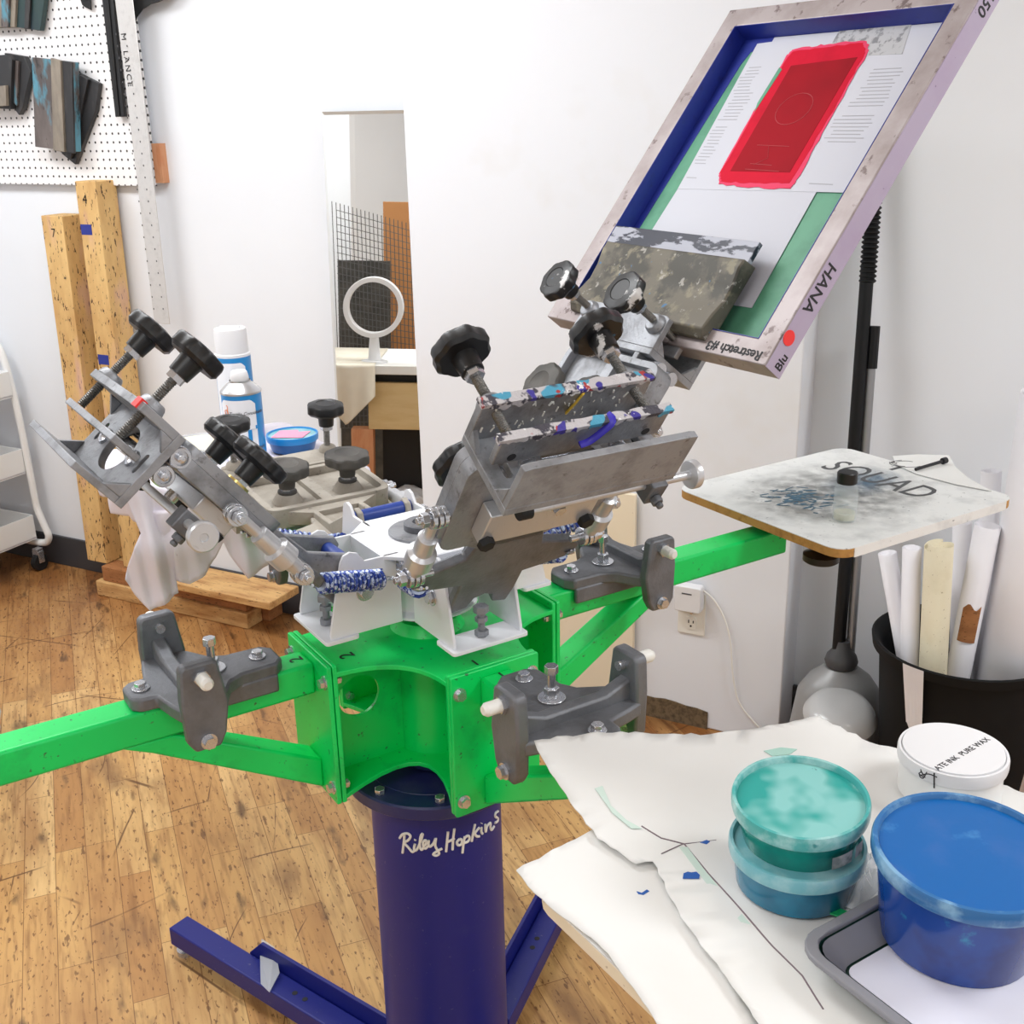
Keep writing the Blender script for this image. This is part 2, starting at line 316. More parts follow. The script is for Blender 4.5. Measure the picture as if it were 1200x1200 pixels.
    # scratches: thin arcs
    for i, (sc, rot) in enumerate(((1.1, .6), (1.7, -.5), (.8, 1.5))):
        mm = N.new('ShaderNodeMapping'); mm.inputs['Rotation'].default_value = (0, 0, rot); mm.inputs['Location'].default_value = (i*1.3, i*.7, 0); L.new(tc.outputs['Object'], mm.inputs[0])
        w = N.new('ShaderNodeTexWave'); w.wave_type = 'BANDS'; w.inputs['Scale'].default_value = sc; w.inputs['Distortion'].default_value = 7; w.inputs['Detail'].default_value = 1.2; w.inputs['Detail Scale'].default_value = .7; L.new(mm.outputs[0], w.inputs['Vector'])
        r = N.new('ShaderNodeMapRange'); r.inputs[1].default_value = .9986; r.inputs[2].default_value = .9998; L.new(w.outputs['Fac'], r.inputs[0])
        n = N.new('ShaderNodeTexNoise'); n.inputs['Scale'].default_value = 3.5; L.new(mm.outputs[0], n.inputs['Vector'])
        q = N.new('ShaderNodeMapRange'); q.inputs[1].default_value = .52; q.inputs[2].default_value = .6; q.inputs[4].default_value = .8; L.new(n.outputs['Fac'], q.inputs[0])
        mu = N.new('ShaderNodeMath'); mu.operation = 'MULTIPLY'; L.new(r.outputs[0], mu.inputs[0]); L.new(q.outputs[0], mu.inputs[1])
        x = N.new('ShaderNodeMix'); x.data_type = 'RGBA'; L.new(mu.outputs[0], x.inputs[0]); L.new(prev, x.inputs[6]); x.inputs[7].default_value = s2l((84, 46, 22))+(1,); prev = x.outputs[2]
    # plank joints
    x = N.new('ShaderNodeMix'); x.data_type = 'RGBA'; mj = N.new('ShaderNodeMath'); mj.operation = 'MULTIPLY'; mj.inputs[1].default_value = .65; L.new(br.outputs['Fac'], mj.inputs[0]); L.new(mj.outputs[0], x.inputs[0]); L.new(prev, x.inputs[6]); x.inputs[7].default_value = s2l((96, 58, 28))+(1,); prev = x.outputs[2]
    L.new(prev, b.inputs['Base Color'])
    bp = N.new('ShaderNodeBump'); bp.inputs['Strength'].default_value = .15; bp.inputs['Distance'].default_value = .002; L.new(br.outputs['Fac'], bp.inputs['Height']); bp.invert = True; L.new(bp.outputs[0], b.inputs['Normal'])
    return m
M_['floor'] = floor_mat()
# ------------------------------------------------------------------ the room
WD = V((.885, -.466, 0)).normalized(); WN = V((.466, .885, 0)).normalized()
K = 1/hypot(.466, .885); BACK = 3.114*K; PIER = 2.965*K
def Wp(x, y, d): return PP(x, y, WN*d, WN)          # point of a plane parallel to the back wall
def wl(p): p = V(p); return p.dot(WD), p.dot(WN), p.z
RM = frame((0, 0, 0), WD, WN, (0, 0, 1))            # room frame: x along the wall, y towards it
RMI = RM.inverted()
LW, RW, FW, CH = -4.9, 3.4, -2.4, 2.95
def struct(name, mb, m, bevel=0):
    o = mb.build(name, m, None, bevel, M=RM); o['kind'] = 'structure'; return o
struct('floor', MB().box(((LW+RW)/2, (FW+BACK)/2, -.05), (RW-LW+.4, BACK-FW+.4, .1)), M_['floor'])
struct('ceiling', MB().box(((LW+RW)/2, (FW+BACK)/2, CH+.05), (RW-LW+.4, BACK-FW+.4, .1)), M_['ceil'])
struct('wall_back', MB().box(((LW+RW)/2, BACK+.05, CH/2), (RW-LW+.2, .1, CH)), M_['wall'])
struct('wall_left', MB().box((LW-.05, (FW+BACK)/2, CH/2), (.1, BACK-FW, CH)), M_['wall'])
struct('wall_right', MB().box((RW+.05, (FW+BACK)/2, CH/2), (.1, BACK-FW, CH)), M_['wall'])
mb = MB(); cx = (LW+RW)/2; wdt = RW-LW
mb.box((cx, FW-.05, .4), (wdt, .1, .8)); mb.box((cx, FW-.05, CH-.15), (wdt, .1, .3))
for k in range(5): mb.box((LW+.2+k*(wdt-.4)/4, FW-.05, 1.7), (.4, .1, 1.9))
struct('wall_front', mb, M_['wall'])
wf = MB()  # added windows behind the camera, open to the bright world for light
for k in range(4):
    x0 = LW+.4+k*(wdt-.4)/4; x1 = x0+(wdt-.4)/4-.4
    for x in (x0, (x0+x1)/2, x1): wf.box((x, FW-.05, 1.73), (.05, .06, 1.86))
    for z in (.82, 1.75, 2.62): wf.box(((x0+x1)/2, FW-.05, z), (x1-x0, .06, .05))
struct('added_window_1', wf, M_['white'])
pl = wl(Wp(480, 280, PIER))[0]; pr_ = wl(Wp(927, 640, PIER))[0]
pier = struct('wall_pier', MB().box(((pl+pr_)/2, (PIER+BACK)/2, CH/2), (pr_-pl, BACK-PIER, CH-.002)), M_['pier'], .004)
def stainpoly():
    o = []; random.seed(3)
    s0 = wl(Wp(730, 836, PIER))[0]; s1 = wl(Wp(829, 850, PIER))[0]
    o = [(s0, .0), (s1, .0)]
    for k in range(9):
        t = k/8; o.append((s1+(s0-s1)*t, .06+.02*t+random.uniform(-.006, .006)))
    return o
st = MB().prism(stainpoly(), 0, .004, frame((0, PIER, 0), (1, 0, 0), (0, 0, 1))); 
o = st.build('wall_pier_base', M_['stain'], None, M=RM @ T(0, 0, 0)); o['kind'] = 'structure'
struct('baseboard_left', MB().box(((LW+pl)/2, BACK-.006, .065), (pl-LW, .012, .13)), M_['base'], .002)
struct('baseboard_right', MB().box(((RW+pr_)/2, BACK-.006, .065), (RW-pr_, .012, .13)), M_['base'], .002)
for i, (x, y) in enumerate(((-3.2, -.7), (-.6, -.7), (1.9, -.7), (-3.7, 1.8), (-1.9, 1.7), (1.55, 1.8))):  # unseen ceiling lamps added to brighten the walls and press
    t = thing('added_ceiling_light', 'white ceiling panel added out of view to light the room', 'ceiling light', RM @ T(x, y, CH), 'added ceiling light panels')
    MB().box((0, 0, -.03), (1.26, .66, .06)).build('housing', M_['white'], t)
    MB().box((0, 0, -.065), (1.2, .6, .01)).build('diffuser', M_['panel'], t)
    ld = bpy.data.lights.new('added_panel_light', 'AREA'); ld.shape = 'RECTANGLE'; ld.size = 1.2; ld.size_y = .6; ld.energy = 20 if y < 0 else (36 if x < 0 else 50); ld.color = (.93, .965, 1)
    lo = bpy.data.objects.new('added_panel_light', ld); COL.objects.link(lo); lo.matrix_world = RM @ T(x, y, CH-.08)
# ------------------------------------------------------------------ the press
A0 = R_(32.3)
HUB = V((-.144, 1.72, 0))
PM = Matrix.Translation(HUB) @ RZ(A0) @ T(0, 0, UP)   # local x = towards the right pallet arm, y = away from the viewer; z measured
PMI = PM.inverted()
press = thing('screen_printing_press', 'green and navy floor standing screen printing press on the wood floor', 'printing press', Matrix.Translation(HUB))
PB = Matrix.Translation(-HUB) @ PM                   # from the measured frame to the press Empty's own frame
def padd(fn_mb): pass
class LM(MB):                                        # mesh written in the measured press frame, optionally turned by a quarter
    def __init__(s, q=0): super().__init__(); s.Q = RZ(q*pi/2)
    def pbuild(s, name, m, parent=press, bevel=0, smooth=35):
        X = PB @ s.Q if parent is press else s.Q
        s.v = [X @ v for v in s.v]; return s.build(name, m, parent, bevel, smooth)
# base: legs
for nm, ang, yo in (('leg', 142.75, .058), ('leg', 68.9, -.050), ('leg', 322.75, .03), ('leg', 248.9, -.03)):
    X = RZ(R_(ang)-A0) @ T(.035, yo, 0)
    g = LM(); z0 = -.135
    g.add(*[(lambda m: (m.v, m.f))(MB().box((.40, 0, -.115), (.62, .052, .045)))][0], X)
    leg = g.pbuild(nm, M_['navy'], bevel=.003)
    g = LM(); sgn = 1 if yo > 0 else -1; g.prism([(.02, -.137), (.50, -.137), (.50, -.092), (.46, -.050), (.02, -.050)], -.004, .004, X @ T(0, -sgn*.031, 0) @ RX(pi/2))
    gs = g.pbuild('leg_flange', M_['navy'], bevel=.001)
    g = LM(); p = X @ V((.695, 0, 0)); g.cyl((p.x, p.y, -.17), (p.x, p.y, -.158), .02); g.cyl((p.x, p.y, -.158), (p.x, p.y, -.137), .008); g.pbuild('levelling_foot', M_['steel'])
    g = LM()
    for u_ in (.30, .33):
        p = X @ V((u_, 0, 0)); g.cyl((p.x, p.y, -.0935), (p.x, p.y, -.0920), .006)
    g.pbuild('bolt_hole', M_['ink'])
LM().lathe([(.14, -.165), (.14, -.15), (.114, -.149), (.113, .54)], 48).pbuild('column', M_['navy'])
LM().lathe([(.150, .54), (.153, .543), (.153, .562), (.150, .565), (.115, .565), (.1145, .5635), (.113, .565), (.02, .565)], 64).pbuild('column_flange', M_['bluetop'])
for k in range(8):
    a = 2*pi*k/8+.35; LM().hexa((.135*cos(a), .135*sin(a), .565), (.135*cos(a), .135*sin(a), .575), .009).pbuild('bolt', M_['steel'], bevel=.001)
# the signature on the column: hand-written strokes wrapped on the tube
def colpt(x, y):
    c = HUB; x = 330+x/2.6667; y = 680+y/2.6667; d = ray(x, y); o = CAM-c
    a = d.x**2+d.y**2; b = 2*(o.x*d.x+o.y*d.y); cc = o.x**2+o.y**2-.1138**2
    D = b*b-4*a*cc
    if D < 0: D = 0
    t = (-b-math.sqrt(D))/(2*a); return CAM+d*t-HUB
ST = [[(378, 852), (382, 822), (384, 796)], [(369, 806), (378, 794), (394, 791), (403, 800), (396, 812), (384, 820), (396, 834), (408, 848), (414, 846)],
      [(417, 824), (414, 838), (418, 845), (424, 840)], [(417, 812), (418, 810)], [(424, 840), (436, 812), (441, 792), (435, 800), (432, 828), (437, 842), (443, 836)],
      [(443, 832), (452, 822), (450, 812), (443, 818), (443, 832), (450, 838), (458, 830)], [(460, 812), (459, 826), (465, 832), (476, 820), (482, 806), (480, 830), (492, 852), (484, 860), (474, 856), (486, 846), (502, 838)],
      [(520, 786), (517, 816), (514, 848)], [(540, 776), (536, 806), (534, 842)], [(514, 820), (530, 812), (541, 806)],
      [(556, 808), (548, 818), (552, 828), (562, 824), (563, 812), (556, 808)], [(572, 800), (568, 824), (565, 852)], [(570, 808), (580, 798), (587, 804), (582, 816), (571, 820)],
      [(604, 762), (598, 790), (594, 816)], [(618, 772), (604, 790), (610, 800), (618, 800)], [(624, 772), (624, 786), (628, 792)], [(624, 760), (625, 758)],
      [(636, 762), (636, 776), (638, 786), (642, 768), (652, 758), (652, 772), (656, 780), (664, 768)], [(676, 722), (668, 728), (667, 738), (675, 743), (674, 753), (666, 758)]]
sg = MB()
for s in ST: sg.tube([colpt(*p) for p in s], .0023, 6, smooth=4)
tag(sg.build('signature', M_['nylon'], press), 'white handwritten Riley Hopkins signature')
# hub
def hub_outline(rm):
    o = []; c = .2; hw = .0775
    for q in range(4):
        X = RZ(q*pi/2)
        p0 = V((c, -hw, 0)); p1 = V((c, hw, 0)); p2 = V((hw, c, 0))
        o += [X @ p0, X @ p1]
        mid = V((rm*cos(pi/4), rm*sin(pi/4), 0))
        for k in range(1, 10):
            t = k/10; o.append(X @ ((1-t)**2*p1+2*t*(1-t)*(2*mid-.5*(p1+p2))+t*t*p2))
    return [(p.x, p.y) for p in o]
LM().prism(hub_outline(.155), .812, .820).pbuild('hub_top_plate', M_['green'], bevel=.001)
LM().prism(hub_outline(.082), .598, .606).pbuild('hub_bottom_plate', M_['green'], bevel=.001)
LM().lathe([(.056, .606), (.056, .812)], 32).pbuild('hub_tube', M_['green'])
LM().lathe([(.045, .566), (.045, .598)], 32).pbuild('hub_neck', M_['bluetop'])
LM().lathe([(.062, .820), (.058, .825), (.052, .838), (.040, .838), (.038, .822)], 36).pbuild('hub_collar', M_['green'])
LM().cyl((0, 0, .822), (0, 0, .872), .037, seg=28).pbuild('spindle', M_['rubber'])
for q in range(4):
    g = LM(q); g.prism([(.056, .606), (.197, .606), (.197, .812), (.056, .812)], -.003, .003, RX(pi/2), holes=[ell(.132, .728, .036, .036)]); g.pbuild('hub_web', M_['green'])
    LM(q).prism(rrect(-.0775, .592, .0775, .832, .004), .197, .2045, Matrix(((0, 0, 1, 0), (1, 0, 0, 0), (0, 1, 0, 0), (0, 0, 0, 1)))).pbuild('hub_end_plate', M_['green'], bevel=.0015)
QN = ['left', 'front', 'right', 'rear']
for q, (ln) in zip((0, 1, 2, 3), (.80, 1.0, 1.05, 1.0)):
    # q: 0 = right, 1 = rear, 2 = left, 3 = front
    X = Matrix(((0, 0, 1, 0), (1, 0, 0, 0), (0, 1, 0, 0), (0, 0, 0, 1)))
    g = LM(q); g.prism(rrect(-.0775, .592, .0775, .832, .004), .206, .2135, X); pa = g.pbuild('pallet_arm', M_['green'], bevel=.0015)
    g = LM(q); g.box(((.213+ln)/2, 0, .794), (ln-.213, .056, .052)); g.pbuild('arm_tube', M_['green'], bevel=.005)
    g = LM(q); g.prism([(.213, .597), (.213, .650), (.44, .770), (.515, .770), (.470, .748)], -.026, .026, RX(pi/2)); g.pbuild('arm_brace', M_['green'], bevel=.004)
    for yy in (-.064, .064):
        for zz in (.618, .802):
            b_ = LM(q); b_.cyl((.2135, yy, zz), (.2155, yy, zz), .011); b_.hexa((.2155, yy, zz), (.223, yy, zz), .008); b_.hexa((.197, yy, zz), (.189, yy, zz), .008); b_.cyl((.187, yy, zz), (.189, yy, zz), .005); b_.pbuild('bolt', M_['steel'])
    # register casting
    g = LM(q)
    g.prism([(.262, -.02), (.262, .02), (.275, .036), (.33, .038), (.352, .05), (.372, .085), (.385, .098), (.44, .098), (.448, .07), (.455, .034), (.478, .032), (.49, .02), (.49, -.02), (.478, -.032), (.455, -.034), (.448, -.07), (.44, -.098), (.385, -.098), (.372, -.085), (.352, -.05), (.33, -.038), (.275, -.036)], .8205, .842)
    g.prism([(-.098, .838), (.098, .838), (.098, .876), (.05, .858), (-.05, .858), (-.098, .876)], .402, .424, X)
    for sy in (-1, 1):
        g.prism([(.374, .842), (.382, .795), (.392, .776), (.428, .776), (.438, .792), (.441, .855), (.438, .904), (.432, .910), (.390, .910), (.384, .904)], -.010, .010, T(0, sy*.098, 0) @ RX(pi/2))
    for sy in (-1, 1): g.box((.345, sy*.034, .810), (.14, .010, .03))
    cst = g.pbuild('register_casting', M_['castd'], bevel=.004)
    for (x, y) in ((.292, 0), (.468, 0)): b_ = LM(q); b_.cyl((x, y, .842), (x, y, .845), .013, seg=20); b_.hexa((x, y, .845), (x, y, .853), .009); b_.pbuild('casting_bolt', M_['steel'], bevel=.0008)
    b_ = LM(q); b_.cyl((.362, -.0, .8425), (.362, 0, .8455), .020, seg=24); b_.cyl((.362, 0, .8455), (.362, 0, .885), .006); b_.hexa((.362, 0, .8455), (.362, 0, .860), .011); b_.hexa((.362, 0, .882), (.362, 0, .894), .010)
    b_.pbuild('stop_bolt', M_['steel'], bevel=.0008)
    for sy in (-1, 1):
        c_ = LM(q); c_.cyl((.410, sy*.108, .890), (.410, sy*.135, .890), .0095, seg=14); c_.cyl((.410, sy*.135, .890), (.410, sy*.14, .890), .0095, .006, 14); c_.pbuild('nylon_stop', M_['nylon'])
        c_ = LM(q); c_.hexa((.410, sy*.108, .890), (.410, sy*.115, .890), .012); c_.pbuild('stop_nut', M_['steel']); c_ = LM(q); c_.cyl((.410, sy*.088, .790), (.410, sy*.111, .790), .012); c_.hexa((.410, sy*.11, .790), (.410, sy*.119, .790), .009); c_.pbuild('side_bolt', M_['steel']); c_ = LM(q); c_.cyl((.410, sy*.088, .890), (.410, sy*.078, .890), .007); c_.pbuild('side_bolt', M_['steel'])
def parm_text(txt, x, y, z, size, rot, m=M_['ink'], depth=.0003):
    g = LM(); text_mb(g, txt, size, T(x, y, z) @ RZ(rot), depth); return g.pbuild('marker_number', m)
parm_text('2', -.222, -.008, .8206, .030, pi/2); parm_text('2', -.150, -.042, .8206, .034, pi/2)
parm_text('1', .010, -.218, .8206, .030, pi); parm_text('1', -.002, -.160, .8206, .030, pi)
# ------------------------------------------------------------------ the white carousel
car = bpy.data.objects.new('carousel', None); COL.objects.link(car); car.parent = press; car.matrix_local = RZ(A0) @ T(0, 0, .86+UP); car['label'] = 'white steel carousel'
def cb(g, name, m, bevel=0):
    g.v = [T(0, 0, -.86) @ g.Q @ v for v in g.v]; return g.build(name, m, car, bevel)
o8 = []
for q in range(4):
    X = RZ(q*pi/2)
    for p in ((.10, -.060), (.10, .060), (.060, .10)): 
        if p != (.060, .10): v = X @ V((p[0], p[1], 0)); o8.append((v.x, v.y))
cb(LM().prism(o8, .975, .981), 'top_plate', M_['white'], .001)
cb(LM().lathe([(.085, .862), (.085, .866), (.074, .872), (.074, .975)], 40), 'drum', M_['white'])
cb(LM().lathe([(.055, .981), (.055, .985), (.053, .987), (.03, .987)], 40), 'washer', M_['cast'])
cb(LM().lathe([(.030, .987), (.030, .997), (.028, .999), (.016, .999), (.014, .992), (.001, .992)], 32), 'spindle_nut', M_['castd'])
for q in range(4):
    for sy in (-1, 1):
        g = LM(q); g.prism([(.074, .866), (.196, .866), (.196, .875), (.172, .985), (.166, .996), (.155, 1.0), (.143, .996), (.132, .981), (.074, .981)], -.0025, .0025, T(0, sy*.058, 0) @ RX(pi/2)); cb(g, 'fork_wall', M_['white'], .0008)
    g = LM(q); g.prism(rrect(.150, -.066, .206, .066, .006), .860, .866); cb(g, 'fork_foot', M_['white'], .0008)
    g = LM(q); g.box((.100, 0, .94), (.004, .113, .08)); cb(g, 'fork_web', M_['white'])
    g = LM(q); g.cyl((.176, 0, .853), (.176, 0, .915), .0055); g.hexa((.176, 0, .867), (.176, 0, .876), .011); g.hexa((.176, 0, .890), (.176, 0, .898), .010); g.hexa((.176, 0, .905), (.176, 0, .916), .012); cb(g, 'stop_bolt', M_['cast'], .0008)
    g = LM(q); g.cyl((.148, -.054, .972), (.148, .054, .972), .0115, seg=20); cb(g, 'pivot_sleeve', M_['sleeve'])
    for sy in (-1, 1): g = LM(q); g.cyl((.135, sy*.0605, .932), (.135, sy*.0625, .932), .015, seg=20); g.hexa((.135, sy*.0625, .932), (.135, sy*.070, .932), .011); cb(g, 'pivot_bolt', M_['steel'], .0006)
for q in range(4):
    X = RZ(q*pi/2+pi/4); g = LM(); p = X @ V((.108, 0, 0)); g.cyl((p.x, p.y, .93), (p.x, p.y, .975), .007); g.hexa((p.x, p.y, .960), (p.x, p.y, .972), .012); cb(g, 'spring_post', M_['steel'])
# ------------------------------------------------------------------ print heads
def knob(parent, name, u, v, w, r=.037, m=M_['black'], stem=.03, screw_to=None, lobes=8, collar=None):
    """hub centre of the disc at w; screw goes down"""
    g = MB(); fn = lambda a: 1+.045*cos(lobes*a)
    X = T(u, v, w)
    g.lathe([(r*.80, -.011), (r*.88, -.011), (r, -.006), (r, .006), (r*.95, .0095), (r*.86, .011)], 64, X, fn=fn); g.lathe([(r*.90, .0105), (r*.55, .0130), (r*.50, .0118), (.001, .0118)], 48, X)
    g.lathe([(.012, -.011-stem*.75), (.015, -.011-stem*.72), (.017, -.0105)], 24, X)
    k = g.build(name, m, parent, smooth=30)
    g = MB(); g.hexa((u, v, w-.011-stem*.75-.008), (u, v, w-.011-stem*.75), .0125); g.build('nut', M_['steel'], parent)
    if screw_to is not None:
        L0 = w-.011-stem*.75-.008; n = int((L0-screw_to)/.0030); prof = []
        for i in range(n): z = screw_to+i*.0030; prof += [(.0056, z), (.0068, z+.0015)]
        prof.append((.0056, L0)); g = MB(); g.lathe(prof, 14, T(u, v, 0)); g.build('threaded_screw', M_['rod'], parent, smooth=20)
    return k
def spring(parent, p0, p1, r=.0135, turns=15):
    p0, p1 = V(p0), V(p1); d = p1-p0; L = d.length; q = V((0, 0, 1)).rotation_difference(d).to_matrix().to_4x4(); X = Matrix.Translation(p0) @ q
    a0, a1 = L*.13, L*.87; pts = []
    for i in range(turns*12+1):
        t = i/(turns*12); a = 2*pi*turns*t; pts.append(X @ V((r*cos(a), r*sin(a), a0+(a1-a0)*t)))
    g = MB(); g.tube(pts, .0031, 6); s = g.build('spring', M_['spring'], parent)
    g = MB(); g.cyl(X @ V((0, 0, a0)), X @ V((0, 0, a1)), r*.82, seg=12); g.build('spring_core', M_['springw'], parent)
    for (za, zb, zc) in ((0, a0, 0), (a1, L, L)):
        g = MB(); g.tube([X @ V((0, 0, za)), X @ V((0, 0, zb))], .003, 6)
        g.tube([X @ V((0, .008*cos(k*pi/5), zc+.008*sin(k*pi/5))) for k in range(8)], .0026, 6); g.build('hook', M_['steel'], parent)
    pass
HEADS = []
def head(label, base, dphi, th, W=.125, v0=0, crank=True, cast=M_['cast'], crust=False, kn=M_['black'], kn2=M_['black'], body=M_['cast'], barm=M_['alu'], tie=True, brass=False):
    ang = A0+base+dphi; Rv = V((cos(ang), sin(ang), 0)); Tv = V((-sin(ang), cos(ang), 0)); Zv = V((0, 0, 1))
    e = cos(th)*Rv+sin(th)*Zv; n = -sin(th)*Rv+cos(th)*Zv; O = HUB+Rv*.141+Zv*(.916+UP)
    M = frame(O, e, Tv, n); t = bpy.data.objects.new('print_head', None); COL.objects.link(t); t.parent = press; t.matrix_local = Matrix.Translation(-HUB) @ M; t['label'] = label; HEADS.append(t)
    XZ = lambda y: T(0, y, 0) @ RX(pi/2)                     # prism in the (u, w) plane at lateral y
    # casting with two horns
    hp = [(.056, 0), (.050, .015), (.027, .022), (.020, .048), (.055, .052), (.098, .052), (.103, .085), (.110, .122), (.120, .134), (.136, .137), (.150, .122), (.168, .062), (.205, .052), (.232, .070), (.245, .112), (.245, 0)]
    poly = hp[:-1]+[(u, -v) for u, v in hp[::-1][1:-1]]+[(.056, 0)][:0]
    g = MB(); g.prism(poly, -.030, -.014)
    g.build('horned_casting', M_['castd'] if base != pi/2 else M_['dustcast'], t, .003)
    # lugs down to the pivot
    pu, pw = .056*sin(th)+.004, .056*cos(th)
    for sy in (-1, 1):
        g = MB(); g.prism([(.20, -.016), (.045, -.028), (pu-.016, pw-.004), (pu-.010, pw+.012), (pu+.006, pw+.016), (pu+.018, pw+.006), (.12, .002), (.20, -.004)], -.005, .005, XZ(sy*.045)); g.build('pivot_lug', body, t, .002)
    # tray-shaped body
    o_ = rrect(.215, -.124, .392, .124, .022); i_ = rrect(.228, -.112, .380, .112, .014)
    g = MB(); g.prism(o_, -.036, -.014); g.prism(o_, -.014, .002, holes=[i_]); g.box((.304, 0, -.009), (.15, .022, .012))
    for sy in (-1, 1): g.lathe([(.030, -.014), (.024, -.004), (.019, .004)], 24, T(.282, sy*.062, 0))
    g.prism([(.215, -.09), (.19, -.05), (.19, .05), (.215, .09)], -.030, -.004)
    g.build('body_casting', body, t, .003)
    for sy in (-1, 1):
        k = knob(t, 'adjustment_knob', .282, sy*.062, .050, .043, kn2, .034)
        g = MB(); g.cyl((.282, sy*.062, .004), (.282, sy*.062, .008), .018, seg=20); g.build('brass_washer', mat_brass if brass else M_['dusty'], t)
    # bar under the body with black end screws
    g = MB(); g.box((.285, 0, -.049), (.062, .17, .026)); bar = g.build('slide_bar', barm, t, .002)
    for sy in (-1, 1):
        g = MB(); g.lathe([(.010, -.072), (.011, -.066), (.011, -.062)], 12, T(.262, sy*.078, 0), fn=lambda a: 1+.08*cos(6*a)); g.build('bar_screw', M_['rubber'], t)
    g = MB(); g.cyl((.318, .01, -.058), (.318, .01, -.07), .010); g.hexa((.318, .01, -.07), (.318, .01, -.078), .009); g.build('bolt', M_['steel'], t)
    # clamp
    S = .118
    X = Matrix(((0, 0, 1, 0), (1, 0, 0, v0), (0, 1, 0, 0), (0, 0, 0, 1)))    # (v, w) outline extruded along u
    g = MB(); g.prism([(-W, -S), (W, -S), (W, 0), (-W, 0)], .404, .416, X, holes=[ell(0, -.062, .045, .036), rrect(-W+.022, -.075, -W+.034, -.045, .005, 3), rrect(W-.034, -.075, W-.022, -.045, .005, 3)])
    g.prism([(.416, W), (.487, W-.002), (.489, W-.012), (.489, -W+.012), (.487, -W+.002), (.416, -W)], -S, -S+.010, T(0, v0, 0))
    g.prism([(.416, W), (.474, W-.002), (.478, W-.012), (.478, -W+.012), (.474, -W+.002), (.416, -W)], -.012, 0, T(0, v0, 0))
    for sy in (-1, 1):
        g.prism([(.416, -S+.010), (.416, -S+.032), (.444, -S+.010)], -.004, .004, XZ(v0+sy*(W-.004)))
        g.prism([(.416, -.012), (.416, -.034), (.436, -.012)], -.004, .004, XZ(v0+sy*(W-.004)))
        g.lathe([(.019, 0), (.017, .008), (.014, .012)], 20, T(.458, v0+sy*.100*W/.125, 0))
        g.prism([(.404, -.07), (.404, .0), (.385, 0), (.385, -.036)], -.006, .006, XZ(v0+sy*.085))
    cl = g.build('clamp', cast, t, .002)
    for sy in (-1, 1):
        g = MB(); g.lathe([(.013, 0), (.012, .004), (.006, .008)], 16, T(.416, v0+sy*.066*W/.125, -.062) @ RY(pi/2)); g.build('dome_bolt', M_['steel'], t)
    g = MB(); g.box((.452, v0, -.058), (.044, 2*W*.97, .010)); pb = g.build('pressure_bar', cast, t, .0015)
    g = MB()
    for sy in (-1, 1): g.cyl((.440, v0+sy*W*.78, -.0635), (.440, v0+sy*W*.78, -.0625), .006)
    g.build('bar_hole', M_['ink'], t)
    for sy in (-1, 1): knob(t, 'clamp_knob', .461, v0+sy*.100*W/.125, .090, .037, kn, .034, screw_to=-.052)
    if crust:
        random.seed(11)
        def crustbar(u, w0, w1, nm, par, du):
            g = MB(); n = 150
            ys = [-W+2*W*i/n for i in range(n+1)]; hs = [.5+.5*noise.noise(V((y*60, u*90, 3))) for y in ys]
            for i in range(n):
                a, b = ys[i], ys[i+1]; h = .0010+.0026*hs[i]; dw = .0022*hs[i]; dd = .003+.012*max(0, noise.noise(V((a*90, u*70, 8))))
                g.box((u+h/2-dd/2, (a+b)/2+v0, (w0+w1)/2), (h+dd, b-a, w1-w0+2*dw+.001))
            return g.build(nm, M_['crust'], par, smooth=60)
        crustbar(.478, -.012, 0, 'dried_ink_crust', t, .01); crustbar(.474, -.063, -.053, 'dried_ink_crust', t, .01)
        g = MB()
        g.tube([(.474, .030, -.052), (.476, .030, -.064), (.462, .020, -.0655), (.448, .008, -.0655), (.444, -.005, -.0655)], .006, 8, smooth=4, flat=.3); g.build('blue_ink_smear', mat_violet, t)
        g = MB(); g.tube([(.474, .018, -.0135), (.455, .012, -.0135), (.440, .006, -.0130)], [.006]*1, 6, flat=.3); g.build('yellow_ink_drip', mat_yellow, t)
        g = MB()
        for k in range(40):
            y = random.uniform(-W*.9, W*.9); u = random.uniform(.430, .472); l = random.uniform(.003, .012); g.tube([(u, y, -.0126), (u-l*.7, y+random.uniform(-.4, .4)*l, -.0126)], random.uniform(.0006, .0014), 5)
        g.build('ink_flecks', M_['nylon'], t)
    # rollers at the spine, crank rod, tie rods
    for w in (-.022, -.053):
        g = MB(); g.lathe([(.0150, 0), (.0150, .012), (.0135, .014), (.010, .014), (.0095, .010), (.0055, .010), (.0055, .018), (.003, .019)], 20, T(.391, .108, w) @ RX(-pi/2))
        g.cyl((.391, -.10, w), (.391, .108, w), .012); g.build('roller', M_['steel'], t)
    if crank:
        g = MB(); g.cyl((.340, -.045, -.078), (.340, .215, -.078), .0062); rod = g.build('crank_rod', M_['alu'], t)
        g = MB(); g.lathe([(.007, -.004), (.019, -.004), (.020, -.002), (.020, .006), (.018, .008), (.006, .008), (.005, .006), (.001, .006)], 32, T(.340, .213, -.078) @ RX(-pi/2)); g.build('crank_disc', M_['alu'], t)
        g = MB(); g.box((.336, .145, -.080), (.036, .026, .030)); g.hexa((.33, .145, -.095), (.33, .145, -.105), .009); g.cyl((.33, .145, -.105), (.33, .145, -.112), .005); g.build('rod_block', M_['castd'], t, .002)
        g = MB(); g.cyl((.340, -.062, -.078), (.340, -.045, -.078), .011); g.build('rod_end', M_['rubber'], t)
